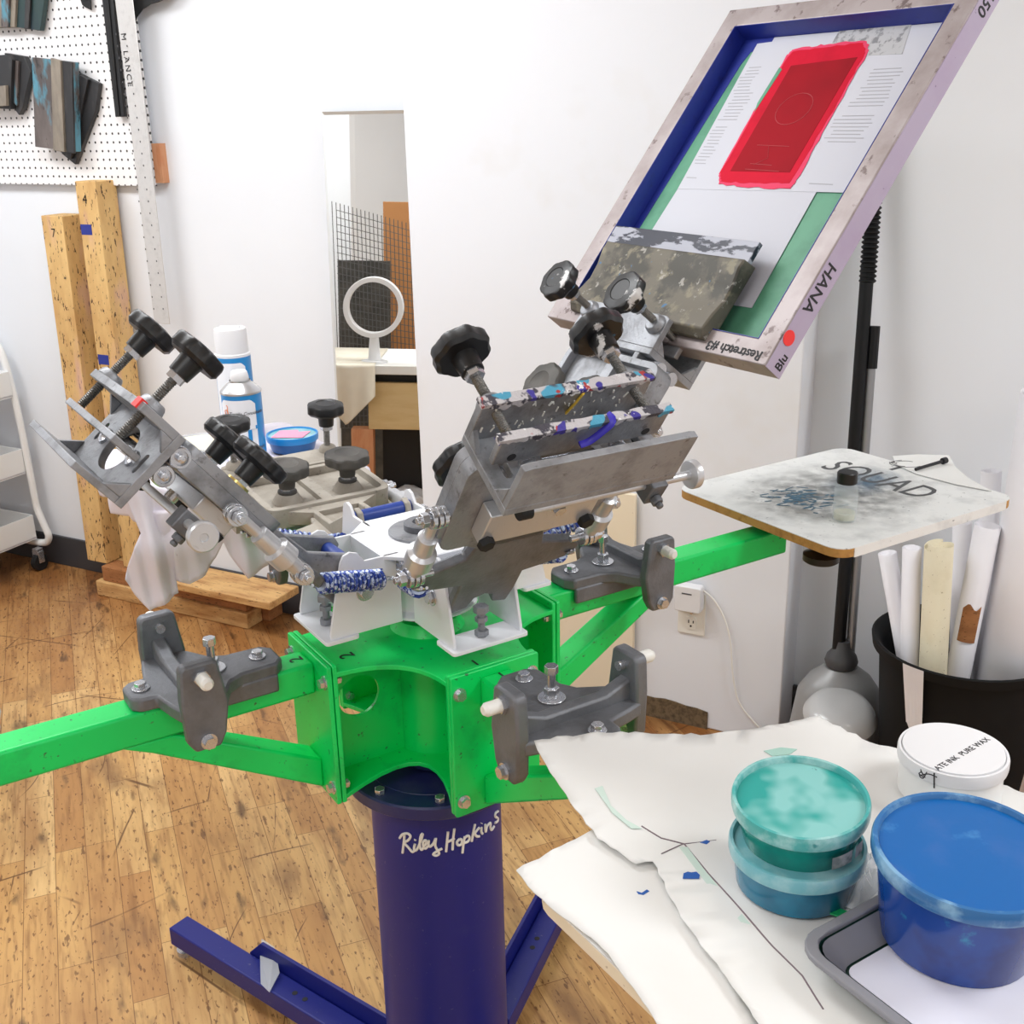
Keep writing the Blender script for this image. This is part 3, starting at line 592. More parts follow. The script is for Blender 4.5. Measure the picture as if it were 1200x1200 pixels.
    if tie:
        for sy in (-1, 1):
            y = sy*.142
            g = MB(); g.cyl((.150, y, -.030), (.305, y, -.028), .0075)
            g.lathe([(.011, .168), (.012, .185), (.020, .190), (.020, .214), (.014, .218), (.0135, .248), (.009, .250)], 24, T(0, y, -.029) @ RY(pi/2))
            tr = g.build('tie_rod', M_['alu'], t)
            for uu in (.292, .158):
                g = MB()
                for k, rr in enumerate((.014, .015, .014)): g.cyl((uu, y+sy*(-.012+k*.008), -.030), (uu, y+sy*(-.006+k*.008), -.030), rr, seg=20)
                g.hexa((uu, y+sy*.012, -.030), (uu, y+sy*.022, -.030), .010); g.cyl((uu, y-sy*.03, -.030), (uu, y+sy*.028, -.030), .005); g.build('joint_bolt', M_['steel'], t, .0006)
            g = MB(); g.box((.270, sy*.127, -.028), (.05, .012, .012)); g.build('joint_arm', body, t, .001)
    # springs to the carousel posts
    Mi = M.inverted()
    for sy in (-1, 1):
        X = Matrix.Translation(HUB) @ RZ(ang) @ T(0, 0, UP)
        p1 = Mi @ (X @ V((.100, sy*.082, .952)))
        spring(t, (.128, sy*.124, -.034), p1)
    return t
mat_brass = mat('brass', (214, 190, 120), .3, .9)
mat_violet = mat('violet_ink', (56, 44, 176), .4); mat_yellow = mat('yellow_ink', (214, 176, 60), .5)
hA = head('tilted print head on the left whose open clamp is empty, with a red tape mark', pi, 0, .89, brass=True)
hB = head('tilted print head nearest the viewer, clamp edges crusted with coloured ink', 3*pi/2, -.032, .94, crust=True, kn=M_['blackw'], kn2=M_['black'])
hC = head('tilted print head on the right whose clamp grips the silk screen', 0, .004, .89, W=.115, v0=.036, kn=M_['blackw'], kn2=M_['dusty'], crank=False, cast=M_['cast'])
hD = head('lowered dusty print head at the rear beside the spray cans', pi/2, 0, .09, kn=M_['black'], kn2=M_['dusty'], body=M_['dustcast'], cast=M_['dustcast'], crank=False)
g = MB(); g.box((.4745, .108, -.005), (.0095, .018, .014)); tag(g.build('tape_mark', M_['reddot'], hA), 'red tape mark')
# ------------------------------------------------------------------ screen in head C
MC = hC.matrix_world.copy() if False else None
def headmat(base, dphi, th):
    ang = A0+base+dphi; Rv = V((cos(ang), sin(ang), 0)); Tv = V((-sin(ang), cos(ang), 0)); Zv = V((0, 0, 1))
    return frame(HUB+Rv*.141+Zv*(.916+UP), cos(th)*Rv+sin(th)*Zv, Tv, -sin(th)*Rv+cos(th)*Zv)
MC = headmat(0, .004, .89)
scr = thing('silk_screen', 'screen printing frame clamped upright, lined with blue tape and a red ink print', 'silk screen', MC @ T(.449, 0, -.047) @ RZ(.005))
u1, va, vb = .719, -.278, .310; th_ = .042; rw = .042
g = MB(); g.prism([(0, va), (u1, va), (u1, vb), (0, vb)], -th_, 0, holes=[[(rw, va+rw), (u1-rw, va+rw), (u1-rw, vb-rw), (rw, vb-rw)]]); fr = g.build('frame', M_['frame'], scr, .002)
g = MB(); g.box((u1/2, va-.0006, -th_/2-.001), (u1, .0012, th_-.003)); g.build('frame_side', M_['framed'], fr)
zi = -th_+.003
def scr_poly(nm, pts, m, z, par=scr, dz=.0004):
    g = MB(); g.prism([(u-.449, v) for u, v in pts], z, z+dz); return g.build(nm, m, par, smooth=0)
msh = scr_poly('mesh', [(.45+rw, va+rw), (.449+u1-rw, va+rw), (.449+u1-rw, vb-rw), (.45+rw, vb-rw)], M_['emul'], zi-.002, dz=.001)
# blue tape on the inner walls and margin
g = MB(); e = .0012
g.box((u1/2, vb-rw-e/2, (zi-.001)/2), (u1-2*rw, e, -zi)); g.box((u1-rw-e/2, (va+vb)/2, (zi-.001)/2), (e, vb-va-2*rw, -zi)); g.box((rw+e/2, (va+vb)/2, zi/2), (e, vb-va-2*rw, -zi)); g.box((u1/2, va+rw+e/2, zi/2), (u1-2*rw, e, -zi))
z0 = zi-.0008
g.prism([(rw, vb-rw), (u1-rw, vb-rw), (u1-rw, vb-rw-.045), (u1-rw-.06, vb-rw-.03), (rw, vb-rw-.012)], z0, z0+.0006)
g.prism([(u1-rw, vb-rw), (u1-rw, va+rw), (u1-rw-.016, va+rw), (u1-rw-.028, 0), (u1-rw-.032, vb-rw)], z0+.0002, z0+.0009)
tag(g.build('blue_tape', M_['tape'], scr, smooth=0), 'blue tape lining the inner edges')
zp = zi+.0005
sb = scr_poly('paper_sheet', [(.79, .205), (.79, -.138), (.559, -.145), (.553, .215)], M_['copy'], zp)
sa = scr_poly('paper_sheet', [(1.112, .224), (1.114, .186), (1.124, .186), (1.124, -.200), (.789, -.196), (.777, .205)], M_['copy'], zp+.0006)
scr_poly('grey_print_strip', [(1.131, .026), (1.128, -.132), (1.064, -.150), (1.068, .026)], M_['grayp'], zp+.0012)
def wob(pts, amp, n, seed):
    random.seed(seed); o = []
    for i in range(len(pts)):
        a, b = V(pts[i]), V(pts[(i+1) % len(pts)])
        for k in range(n): 
            p = a.lerp(b, k/n); o.append((p.x+random.uniform(-amp, amp), p.y+random.uniform(-amp, amp)))
    return o
scr_poly('thin_red_smear', wob([(1.075, .122), (1.092, .116), (1.096, .04), (1.10, -.05), (1.078, -.072), (.92, -.078), (.806, -.082), (.790, -.078), (.787, .02), (.792, .100), (.815, .116), (.95, .121)], .0022, 8, 5), M_['redl'], zp+.0018)
scr_poly('red_ink_print', wob([(1.072, .117), (1.086, .112), (1.090, .03), (1.094, -.048), (1.072, -.068), (.95, -.072), (.802, -.070), (.797, .0), (.797, .098), (.815, .114), (.95, .118)], .0016, 8, 9), M_['red'], zp+.0022)
scr_poly('dark_red_ink_block', [(1.052, .094), (1.062, -.056), (.822, -.056), (.820, .090)], M_['redd'], zp+.0026)
scr_poly('green_emulsion_strip', [(1.05, .122), (.97, .124), (.95, .118), (1.045, .112)], M_['emul'], zp+.0028)
g = MB(); g.tube([(.955-.449+.034*cos(a), .022+.040*sin(a)*1.0, zp+.0032) for a in [2*pi*k/24 for k in range(25)]], .0006, 5)
for u, a, b in ((.875, -.02, .06), (.835, -.005, .05), (.823, -.03, .055)): g.tube([(u-.449, a, zp+.0032), (u-.447, b, zp+.0032)], .0007, 5)
g.tube([(.875-.449, .03, zp+.0032), (.85-.449, .015, zp+.0032), (.835-.449, .04, zp+.0032)], .0006, 5)
g.build('faint_figure_lines', mat('pale_red_line', (176, 62, 68), .5), scr)
g = MB(); random.seed(4)
for (u0, u1_, v0_, v1_) in ((1.055, 1.0, .215, .170), (.995, .93, .205, .150), (.918, .835, .205, .165), (1.035, .955, -.10, -.175), (.94, .885, -.085, -.172), (.803, .797, -.10, -.17), (.803, .797, .20, .165)):
    u = u0
    while u > u1_: g.box(((u-.449), (v0_+v1_)/2+random.uniform(-.004, .004), zp+.0012), (.0016, abs(v1_-v0_)*random.uniform(.7, 1), .0002)); u -= .0075
g.build('printed_text_lines', mat('faint_print', (168, 168, 174), .8), sa, smooth=0)
def scr_text(txt, size, M, nm='handwriting'): g = MB(); text_mb(g, txt, size, M, .0003, bold=.0004); return g.build(nm, M_['ink'], scr)
sideM = lambda u: frame((u-.449, va-.0013, -.028), (-1, 0, 0), (0, 0, -1)) 
XS = Matrix(((-1, 0, 0, 0), (0, 0, -1, 0), (0, -1, 0, 0), (0, 0, 0, 1)))
scr_text('HANA', .031, T(.645-.449, va-.0014, -.008) @ frame((0, 0, 0), (-1, 0, 0), (0, 0, -1)))
scr_text('150', .030, T(1.16-.449, va-.0014, -.010) @ frame((0, 0, 0), (-1, 0, 0), (0, 0, -1)))
scr_text('Blu', .022, T(.457-.449, va-.0014, -.034) @ frame((0, 0, 0), (1, 0, 0), (0, 0, 1)))
scr_text('Restretch #3', .0235, T(.470-.449, -.262, .0006) @ RZ(pi/2))
g = MB(); g.cyl((.508-.449, va-.0012, -.014), (.508-.449, va-.0022, -.014), .0125, seg=24); tag(g.build('sticker', M_['reddot'], scr), 'round red sticker')
# squeegee lying in the screen
sq = thing('squeegee', 'wide ink-stained squeegee resting inside the clamped screen', 'squeegee', MC @ T(.555, .055, -.050) @ RZ(.0))
YZ = frame((0, -.185, 0), (1, 0, 0), (0, 0, 1), (0, -1, 0))
prof = [(-.085, -.012), (-.088, .012), (-.075, .024), (-.045, .020), (-.015, .012), (.015, .014), (.045, .022), (.062, .020), (.066, -.012)]
g = MB(); g.prism(prof, -.37, 0, YZ); g.build('handle', M_['sqh'], sq, .003)
g = MB(); g.box((.083, .010, .004), (.040, .385, .010)); g.build('blade', M_['sqb'], sq, .001)
# ------------------------------------------------------------------ pallets and what lies on them
def local(x, y, z): return PM @ V((x, y, z))
def platen(label, q, r0, r1, ya, yb, z=.865, name='pallet'):
    # parts are placed relative to the near end of the board
    t = thing('pallet_board', label, 'pallet board', PM @ RZ(q*pi/2) @ T(r0, 0, z))
    L_ = r1-r0
    g = MB(); g.prism(rrect(0, ya, L_, yb, .035), -.018, -.0015); g.build('board', M_['mdf'] if q == 0 else M_['plyw'], t, .001)
    g = MB(); g.prism(rrect(0, ya, L_, yb, .035), -.0015, 0); g.build('top_sheet', M_['platen'], t)
    g = MB(); g.box((L_/2-.05, 0, -.0305), (.3, .06, .024)); g.build('bracket', M_['castd'], t, .002)
    return t, L_
pC, L_ = platen('worn white pallet board printed SQUAD on the right arm', 0, .70, 1.205, -.25, .20)
# lettering and ink stains on it
def on_platen(txt, x, y, size, length):
    g0 = MB(); text_mb(g0, txt, size); w = max(v.x for v in g0.v)-min(v.x for v in g0.v)
    g = MB(); text_mb(g, txt, size, T(x, y, .0004) @ RZ(-pi/2) @ Matrix.Diagonal((length/w, 1, .5, 1)), .0003, bold=.0004); return g.build('lettering', M_['inkg'], pC)
g = MB(); g.box((L_/2, -.2506, -.0095), (L_-.07, .0016, .0185)); g.build('white_edge_band', M_['platen'], pC)
a_ = PM.inverted() @ P(958, 549, .865); c_ = PM.inverted() @ P(1106, 582, .865)
on_platen('SQUAD', 1.043-.70, .125, .115, .262)
on_platen("'T", 1.150-.70, .060, .085, .062)
random.seed(21)
def stroke_part(nm, m, n, cx, cy, sx, sy, ln, wd, par, z=.0006, ang=.3):
    g = MB()
    for k in range(n):
        x, y = random.gauss(cx, sx), random.gauss(cy, sy); l = ln*random.uniform(.4, 1.3); a = ang+random.gauss(0, .5)
        g.box((0, 0, 0), (l, wd*random.uniform(.5, 1.4), .0002), T(x, y, z+random.uniform(0, .0003)) @ RZ(a))
    return g.build(nm, m, par, smooth=0)
b_ = PM.inverted() @ P(935, 585, .865)
stroke_part('blue_ink_specks', mat('slate_blue_ink', (70, 104, 124), .6), 90, b_.x-.70, b_.y, .035, .035, .022, .004, pC, ang=-.5)
b_ = PM.inverted() @ P(1010, 565, .865)
def blot(nm, col, cx, cy, rx, ry, rot, par, z, op_=.62):
    """thin stain patch with ragged alpha edge"""
    m = bpy.data.materials.new(nm); m.use_nodes = True; nt = m.node_tree; N = nt.nodes; L = nt.links; b = N['Principled BSDF']; b.inputs['Roughness'].default_value = .6
    b.inputs['Base Color'].default_value = s2l(col)+(1,); tc = N.new('ShaderNodeTexCoord'); ln = N.new('ShaderNodeVectorMath'); ln.operation = 'LENGTH'
    mp = N.new('ShaderNodeMapping'); mp.inputs['Scale'].default_value = (1/rx, 1/ry, 0); L.new(tc.outputs['Object'], mp.inputs[0]); L.new(mp.outputs[0], ln.inputs[0])
    n = N.new('ShaderNodeTexNoise'); n.inputs['Scale'].default_value = 28; n.inputs['Detail'].default_value = 6; L.new(tc.outputs['Object'], n.inputs['Vector'])
    r = N.new('ShaderNodeMapRange'); r.inputs[1].default_value = 1; r.inputs[2].default_value = .1; r.inputs[4].default_value = 1; L.new(ln.outputs['Value'], r.inputs[0])
    q = N.new('ShaderNodeMapRange'); q.inputs[1].default_value = .3; q.inputs[2].default_value = .7; q.inputs[4].default_value = op_; L.new(n.outputs['Fac'], q.inputs[0])
    mu = N.new('ShaderNodeMath'); mu.operation = 'MULTIPLY'; L.new(r.outputs[0], mu.inputs[0]); L.new(q.outputs[0], mu.inputs[1]); L.new(mu.outputs[0], b.inputs['Alpha'])
    g = MB(); g.prism(ell(0, 0, rx, ry, 32), 0, .0002); return g.build(nm, m, par, M=T(cx, cy, z) @ RZ(rot))
blot('blue_stain', (90, 128, 158), b_.x-.70, b_.y, .12, .075, .2, pC, .0001)
blot('grey_stain', (110, 110, 110), L_*.45, -.02, .24, .19, .0, pC, .00005, .55)
# ragged paper scrap on the far corner and a black pen
b1 = P(1030, 540, .866); tsc = thing('paper_scrap', 'torn white paper scrap on the far corner of the pallet board', 'paper scrap', Matrix.Translation(P(1110, 560, .8665)))
g = MB(); o_ = V(tsc.matrix_world.translation)
pts = [P(x, y, .8665)-o_ for x, y in ((1046, 535), (1075, 533), (1112, 534), (1120, 548), (1134, 560), (1162, 576), (1120, 568), (1075, 556), (1050, 545))]
g.prism([(p.x, p.y) for p in pts], 0, .0012); g.build('paper', M_['paper'], tsc, smooth=0)
g = MB()
for k, rr in enumerate((.022, .03, .036)):
    c0 = P(1062, 543, .868)-o_; g.tube([(c0.x+rr*cos(a), c0.y+rr*sin(a)*.8, .0016) for a in [pi*.2+k+i*.25 for i in range(12)]], .0006, 5)
g.build('pencil_arcs', M_['inkg'], tsc)
pn = MB(); p0 = P(1073, 550, .872); p1 = P(1106, 540, .876); pn.cyl(p0-p0, p1-p0, .0035); pn.cyl((p1-p0)*.95, (p1-p0)*1.08, .007)
o = pn.build('marker_pen', M_['ink'], None, M=Matrix.Translation(p0)); tag(o, 'thin black marker pen lying on the torn paper scrap', 'pen')
# vial
vb_ = P(989, 609, .866)
vl = thing('glass_vial', 'small clear glass vial with black cap standing on the pallet board', 'vial', Matrix.Translation(vb_))
g = MB(); g.lathe([(.020, 0), (.0225, .002), (.0225, .060), (.021, .066), (.016, .070), (.016, .078)], 28); g.build('bottle', M_['glass'], vl)
g = MB(); g.lathe([(.018, .003), (.020, .004), (.020, .016)], 24); g.build('liquid', glassy('pale_liquid', (226, 222, 190), .1, .6), vl)
g = MB(); g.lathe([(.0185, .074), (.0190, .076), (.0190, .094), (.0175, .096)], 28, fn=lambda a: 1+.012*cos(24*a)); g.build('cap', M_['black'], vl)
# black height knob under the board
g = MB(); p = P(962, 656, .80); g.lathe([(.012, .03), (.018, .02), (.034, .012), (.034, 0), (.03, -.003)], 32); k_ = g.build('height_knob', M_['black'], pC, M=pC.matrix_world.inverted() @ Matrix.Translation(V((p.x, p.y, .80+UP))) if False else (PM @ T(.70, 0, .865)).inverted() @ Matrix.Translation(p))
g = MB(); g.cyl((0, 0, .02), (0, 0, .055), .008); g.build('knob_stem', M_['steel'], k_)
# front pallet (1) carries the ink table clutter
p1_, _ = platen('front pallet board hidden under sheets of newsprint', 3, .70, 1.21, -.262, .235, z=.862)
# rear pallet (3) under the t-shirt
p3_, _ = platen('rear pallet board dressed with a white shirt', 1, .70, 1.21, -.235, .235, z=.862)
# ------------------------------------------------------------------ newsprint on the front pallet
def sheet(name, label, px, z, amp, seed, droop=None, mat_=M_['paper'], sub=3, group=None, th=.0012):
    pts = []; random.seed(seed)
    n = len(px)
    for i in range(n):
        a, b = V((*px[i], 0)), V((*px[(i+1) % n], 0)); L = (b-a).length; k = max(1, int(L/9))
        for j in range(k):
            p = a.lerp(b, j/k); jx = random.uniform(-1, 1)*amp if j else 0; pts.append(P(p.x+jx, p.y+random.uniform(-1, 1)*amp*(1 if j else 0), z))
    c0 = sum(pts, V())/len(pts); bm = bmesh.new(); vs = [bm.verts.new(p-c0) for p in pts]; f = bm.faces.new(vs)
    bmesh.ops.triangulate(bm, faces=[f])
    for _ in range(sub): bmesh.ops.subdivide_edges(bm, edges=[e for e in bm.edges if e.calc_length() > .02], cuts=1); bmesh.ops.triangulate(bm, faces=bm.faces[:])
    bmesh.ops.recalc_face_normals(bm, faces=bm.faces)
    if bm.faces and sum(f.normal.z for f in bm.faces) < 0: bmesh.ops.reverse_faces(bm, faces=bm.faces[:])
    for v in bm.verts:
        w = v.co+c0; q = w*6; w2 = PMI @ w
        dz = .0035*(noise.noise(q)+.5*noise.noise(q*2.3))
        if droop: dz += droop(w2)
        v.co.z += dz
    me = bpy.data.meshes.new(name); bm.to_mesh(me); bm.free(); me.materials.append(mat_)
    for p in me.polygons: p.use_smooth = True
    o = bpy.data.objects.new(name, me); COL.objects.link(o); o.location = c0
    sm = o.modifiers.new('s', 'SOLIDIFY'); sm.thickness = th; sm.offset = 1
    return tag(o, label, 'paper sheet', group)
def droop(l):   # overhang beyond the board edges bends down
    d = max(0, -.235-l.x, l.x-.235, -.70-l.y if False else 0); e_ = max(0, l.y+.70)
    return -.55*d*d-.25*e_*e_*0
s2 = sheet('newsprint_sheet', 'lower newsprint sheet jutting left with one small blue ink fleck', [(700, 970), (605, 1020), (626, 1046), (660, 1074), (692, 1098), (706, 1112), (742, 1158), (780, 1215), (905, 1235), (860, 1140), (800, 1060), (770, 1000)], .866, 1.2, 2, droop)
s1 = sheet('newsprint_sheet', 'large upper newsprint sheet holding the ink tubs, with a pale green smudge', [(626, 868), (700, 858), (790, 862), (832, 862), (900, 852), (960, 842), (1010, 868), (1060, 882), (1215, 934), (1240, 1235), (905, 1235), (888, 1200), (845, 1138), (798, 1076), (765, 1010), (745, 1012), (700, 982), (668, 940), (640, 895)], .874, 1.6, 3, droop)
def mark_on(sheet_o, nm, px, z, r, m, flat=.2):
    c0 = V(sheet_o.location); dz = lambda w: 0.0035*(noise.noise(w*6)+.5*noise.noise(w*13.8))
    pts = []
    for i in range(len(px)-1):
        for k in range(8):
            t = k/8; w = P(px[i][0]+(px[i+1][0]-px[i][0])*t, px[i][1]+(px[i+1][1]-px[i][1])*t, z); pts.append(w-c0+V((0, 0, dz(w)+.0014)))
    g = MB(); g.tube(pts, r, 5); return g.build(nm, m, sheet_o)
mk = mat('pale_green_smudge', (206, 224, 214), .9); mk2 = mat('crease_shade', (120, 104, 110), .8); mkb = mat('blue_fleck', (30, 92, 176), .5)
mark_on(s1, 'crease_shade_line', [(752, 968), (775, 983), (802, 990), (830, 1025), (870, 1070), (905, 1110), (940, 1145), (968, 1190)], .874, .0009, mk2)  # dark line painted as the shade of a paper crease
mark_on(s1, 'crease_line', [(775, 1002), (800, 990), (845, 984)], .874, .0006, mk2)
def flake(par, nm, px, z, m):
    c0 = V(par.location); pts = [P(x, y, z)-c0 for x, y in px]; w = P(px[0][0], px[0][1], z); zz = pts[0].z+.0035*(noise.noise(w*6)+.5*noise.noise(w*13.8))+.0014
    g = MB(); g.prism([(p.x, p.y) for p in pts], zz, zz+.0006); return g.build(nm, m, par, smooth=0)
flake(s1, 'blue_fleck', [(800, 1032), (801, 1026), (806, 1024), (810, 1025), (816, 1024), (820, 1028), (819, 1032)], .874, mkb)
flake(s1, 'blue_fleck', [(820, 988), (828, 985), (832, 987), (828, 990)], .874, mkb)
flake(s2, 'blue_fleck', [(746, 1046), (752, 1048), (758, 1044), (761, 1046), (754, 1050), (748, 1049)], .866, mkb)
flake(s1, 'green_smudge', [(697, 925), (706, 922), (716, 945), (734, 962), (752, 972), (740, 972), (718, 954)], .874, mk)
flake(s1, 'green_smudge', [(796, 994), (806, 994), (845, 1045), (880, 1085), (868, 1082), (830, 1040)], .874, mk)
flake(s1, 'green_smudge', [(895, 882), (915, 878), (934, 880), (925, 886), (905, 888)], .874, mat('mint_smudge', (176, 216, 204), .8))
# ------------------------------------------------------------------ tubs
def tub(name, label, loc, r0, r1, h, body, lidm, rimm, tilt=(0, 0), recess=.006, cat='ink tub', wob_=0, lidded=True):
    t = thing(name, label, cat, Matrix.Translation(loc) @ RX(tilt[0]) @ RY(tilt[1]))
    g = MB(); g.lathe([(r0*.9, 0), (r0, .003), (r1*.94, h-.012), (r1*.94, h-.004)], 48); g.build('tub', body, t)
    if lidded:
        g = MB(); g.lathe([(r1*.96, h-.012), (r1*1.0, h-.012), (r1*1.015, h-.008), (r1*1.015, h), (r1*1.0, h+.003), (r1*.955, h+.003), (r1*.94, h+.001), (r1*.93, h-recess+.002)], 64, caps=False); ld = g.build('lid', rimm, t)
        g = MB(); g.lathe([(r1*.935, h-recess), (r1*.93, h-recess+.0025), (.001, h-recess+.0025)], 64); g.build('lid_panel', lidm, ld)
    return t
zb = .876
c1 = P(931, 1034, zb)
low = tub('ink_tub', 'lower turquoise ink tub under the teal lidded one', c1, .0585, .0665, .048, M_['tubturq'], M_['rimteal2'], M_['rimteal2'])
c2 = P(940, 968, .906)
c2 = V((c1.x+.004, c1.y+.012, zb+UP+.044))
upt = tub('ink_tub', 'upper ink tub with pale teal lid stacked on the turquoise one', c2, .055, .0665, .050, M_['tubteal'], M_['lidteal'], M_['rimteal'], tilt=(R_(4), R_(-2)))
g = MB()
for a, w in ((-75, 22), (-48, 14)):
    pts = []
    for k in range(7): b_ = R_(a+w*k/6); pts.append(b_)
    for i in range(6):
        a0_, a1_ = pts[i], pts[i+1]; r_ = .0640
        g.add([(r_*cos(a0_), r_*sin(a0_), .012), (r_*cos(a1_), r_*sin(a1_), .012), (r_*cos(a1_), r_*sin(a1_), .026), (r_*cos(a0_), r_*sin(a0_), .026)], [(0, 1, 2, 3)])
g.build('old_label', mat('old_label', (186, 186, 184), .6, spots=[(40, .5, .6, (110, 120, 118), .8, 3)]), upt)
flk = MB(); random.seed(8)
for k in range(26):
    x, y = random.gauss(.012, .012), random.gauss(-.022, .012); a = random.uniform(0, 3.1); flk.box((0, 0, 0), (random.uniform(.002, .006), .0007, .0003), T(x, y, .0422) @ RZ(a))
flk.build('ink_scribble', mat('dark_teal_ink', (20, 90, 96), .5), upt)
# tray
tc0 = PMI @ P(926, 1104, .905)
tray = thing('tray', 'grey rimmed plastic tray with pale liner under the large blue tub', 'tray', PM @ T(tc0.x, tc0.y, zb))
W_, D_ = .34, .30
g = MB(); g.prism(rrect(0, -D_, W_, 0, .03), .024, .030, holes=[rrect(.0105, -D_+.0105, W_-.0105, -.0105, .024)]); g.build('rim', M_['trayrim'], tray, .002)
def rr_loft(g, a, b, za, zb_):
    n = len(a); g.add([(p[0], p[1], za) for p in a]+[(p[0], p[1], zb_) for p in b], [(i, (i+1) % n, n+(i+1) % n, n+i) for i in range(n)])
g = MB(); rr_loft(g, rrect(.026, -D_+.026, W_-.026, -.026, .02), rrect(.010, -D_+.010, W_-.010, -.010, .026), 0, .026); g.prism(rrect(.026, -D_+.026, W_-.026, -.026, .02), 0, .0015); g.build('base', M_['traygreen'], tray)
g = MB(); rr_loft(g, rrect(.030, -D_+.030, W_-.030, -.030, .018)[::-1], rrect(.0135, -D_+.0135, W_-.0135, -.0135, .022)[::-1], .003, .0265); g.build('inner_wall', M_['trayrim'], tray)
g = MB(); g.prism(rrect(.034, -D_+.034, W_-.034, -.034, .012), .003, .0048); g.build('liner', M_['trayin'], tray)
cbl = P(1118, 1096, zb+.006)
bl = tub('ink_tub', 'large blue ink tub with blue lid standing in the grey tray', cbl, .068, .084, .097, M_['tubblue'], M_['lidblue'], M_['rimblue'], tilt=(R_(3), R_(1)), recess=.004)
# white lidded pot with handwriting
cw = P(1122, 944, zb)
wt = tub('plastic_pot', 'white lidded pot with black handwriting behind the large blue tub', V((cw.x, cw.y+.028, cw.z)), .056, .0585, .052, M_['tubwhite'], M_['cancap'], M_['cancap'], recess=-.002, cat='pot')
zt_ = wt.matrix_world.translation if False else None
zl = .052+.0046; wl0 = V((cw.x, cw.y+.028, cw.z)); q0 = P(1100, 903, zb+zl)-wl0; q1 = P(1161, 867, zb+zl)-wl0; an = math.atan2(q1.y-q0.y, q1.x-q0.x); g0 = MB(); text_mb(g0, 'ATE INK  PURE WAX', .010); wtxt = max(v.x for v in g0.v)
g = MB(); k_ = (q1-q0).to_2d().length/wtxt; text_mb(g, 'ATE INK  PURE WAX', .010, T(q0.x, q0.y, zl) @ RZ(an) @ Matrix.Diagonal((k_, 1.05, 1, 1)), .0003); g.build('handwriting', M_['ink'], wt)
g = MB()
for pts in ([(1080, 904), (1077, 907), (1084, 911), (1080, 905), (1079, 902)], [(1086, 905), (1082, 912), (1078, 910)], [(1077, 909), (1088, 907), (1098, 911)]): g.tube([P(a, b, zb+zl)-wl0 for a, b in pts], .0007, 5, smooth=3)
a_ = math.atan2(-.045, -.037); g.tube([(.0592*cos(a_), .0592*sin(a_), .054), (.0595*cos(a_+.03), .0595*sin(a_+.03), .036)], .0009, 5)
g.build('scrawl', M_['ink'], wt)
# zip bag
bag = thing('zip_bag', 'crumpled clear zip bag with green seal between the tubs', 'zip bag', Matrix.Translation(P(1005, 1040, zb)))
bm = bmesh.new(); N_ = 14; random.seed(5); grid = []
bo = V(bag.matrix_world.translation) if False else P(1005, 1040, zb)
cor = [P(968, 1060, zb)-bo, P(1006, 1070, zb)-bo, P(1046, 1030, zb)-bo, P(1008, 1000, zb)-bo]
for i in range(N_+1):
    row = []
    for j in range(N_+1):
        u, v = i/N_, j/N_; p = cor[0]*(1-u)*(1-v)+cor[1]*u*(1-v)+cor[2]*u*v+cor[3]*(1-u)*v
        ed = min(u, v, 1-u, 1-v)*4; hgt = (.02+.03*abs(noise.noise(V((u*6, v*6, 3)))) + .012*noise.noise(V((u*13, v*13, 9))))*min(1, ed)
        row.append(bm.verts.new((p.x, p.y, .003+max(0, hgt))))
    grid.append(row)
for i in range(N_):
    for j in range(N_): bm.faces.new((grid[i][j], grid[i+1][j], grid[i+1][j+1], grid[i][j+1]))
me = bpy.data.meshes.new('bag_film'); bm.to_mesh(me); bm.free(); me.materials.append(M_['film']); o = bpy.data.objects.new('bag_film', me); COL.objects.link(o); o.parent = bag
g = MB(); q0, q1 = P(962, 1066, zb+.002)-bo, P(1003, 1080, zb+.002)-bo; g.box((0, 0, 0), ((q1-q0).length, .011, .002), frame((q0+q1)/2+V((0, 0, .0035)), q1-q0, (0, 0, 1), None) @ RX(-pi/2)); g.build('zip_seal', M_['zip'], bag)
# ------------------------------------------------------------------ shirt on the rear pallet, cans
sh_M = PM @ RZ(pi/2) @ T(.70, 0, .862)      # local x runs away from the hub, y = -a (towards the left arm)
shirt = thing('t_shirt', 'white cotton shirt pulled over the rear pallet and hanging in folds', 't-shirt', sh_M)
per = rrect(-.012, -.245, .515, .245, .03, 4); n = len(per); g = MB()
P2 = []
for i in range(n):
    a, b = V(per[i]), V(per[(i+1) % n]); k = max(1, int((b-a).length/.008))
    for j in range(k): P2.append(a.lerp(b, j/k))
n = len(P2); rows = 16; vs = []
def hang(p):
    # p in board coords: near edge x~0; left-arm side y>0
    L = .09+.02*noise.noise(V((p.x*5, p.y*5, 1)))
    if p.x < .1: L += .0
    if p.x > .3: L = .10
    return L
for r in range(rows+1):
    t = r/rows
    for i, p in enumerate(P2):
        c = V((.25, 0)); d = (p-c); d = V((d.x/.26, d.y/.245)).normalized(); L = hang(p)
        s = i*.008; f = sin(s*34+2*sin(s*9))*.5+.5*sin(s*71+1.3)
        taper = 1
        off = (.004+.030*t*f+.012*t)*t**.4 - .035*t*t
        q = p+d*off
        vs.append((q.x, q.y, .0032-L*t+.004*noise.noise(V((q.x*20, q.y*20, t*4)))*t))
fs = []
for r in range(rows):
    for i in range(n): a = r*n+i; b = r*n+(i+1) % n; fs.append((b, a, a+n, b+n))
g.add(vs, fs); g.add([(p.x, p.y, .0032) for p in P2], [tuple(range(n))])
o = g.build('shirt_body', M_['cloth'], shirt, smooth=70)
sm = o.modifiers.new('s', 'SOLIDIFY'); sm.thickness = .0015
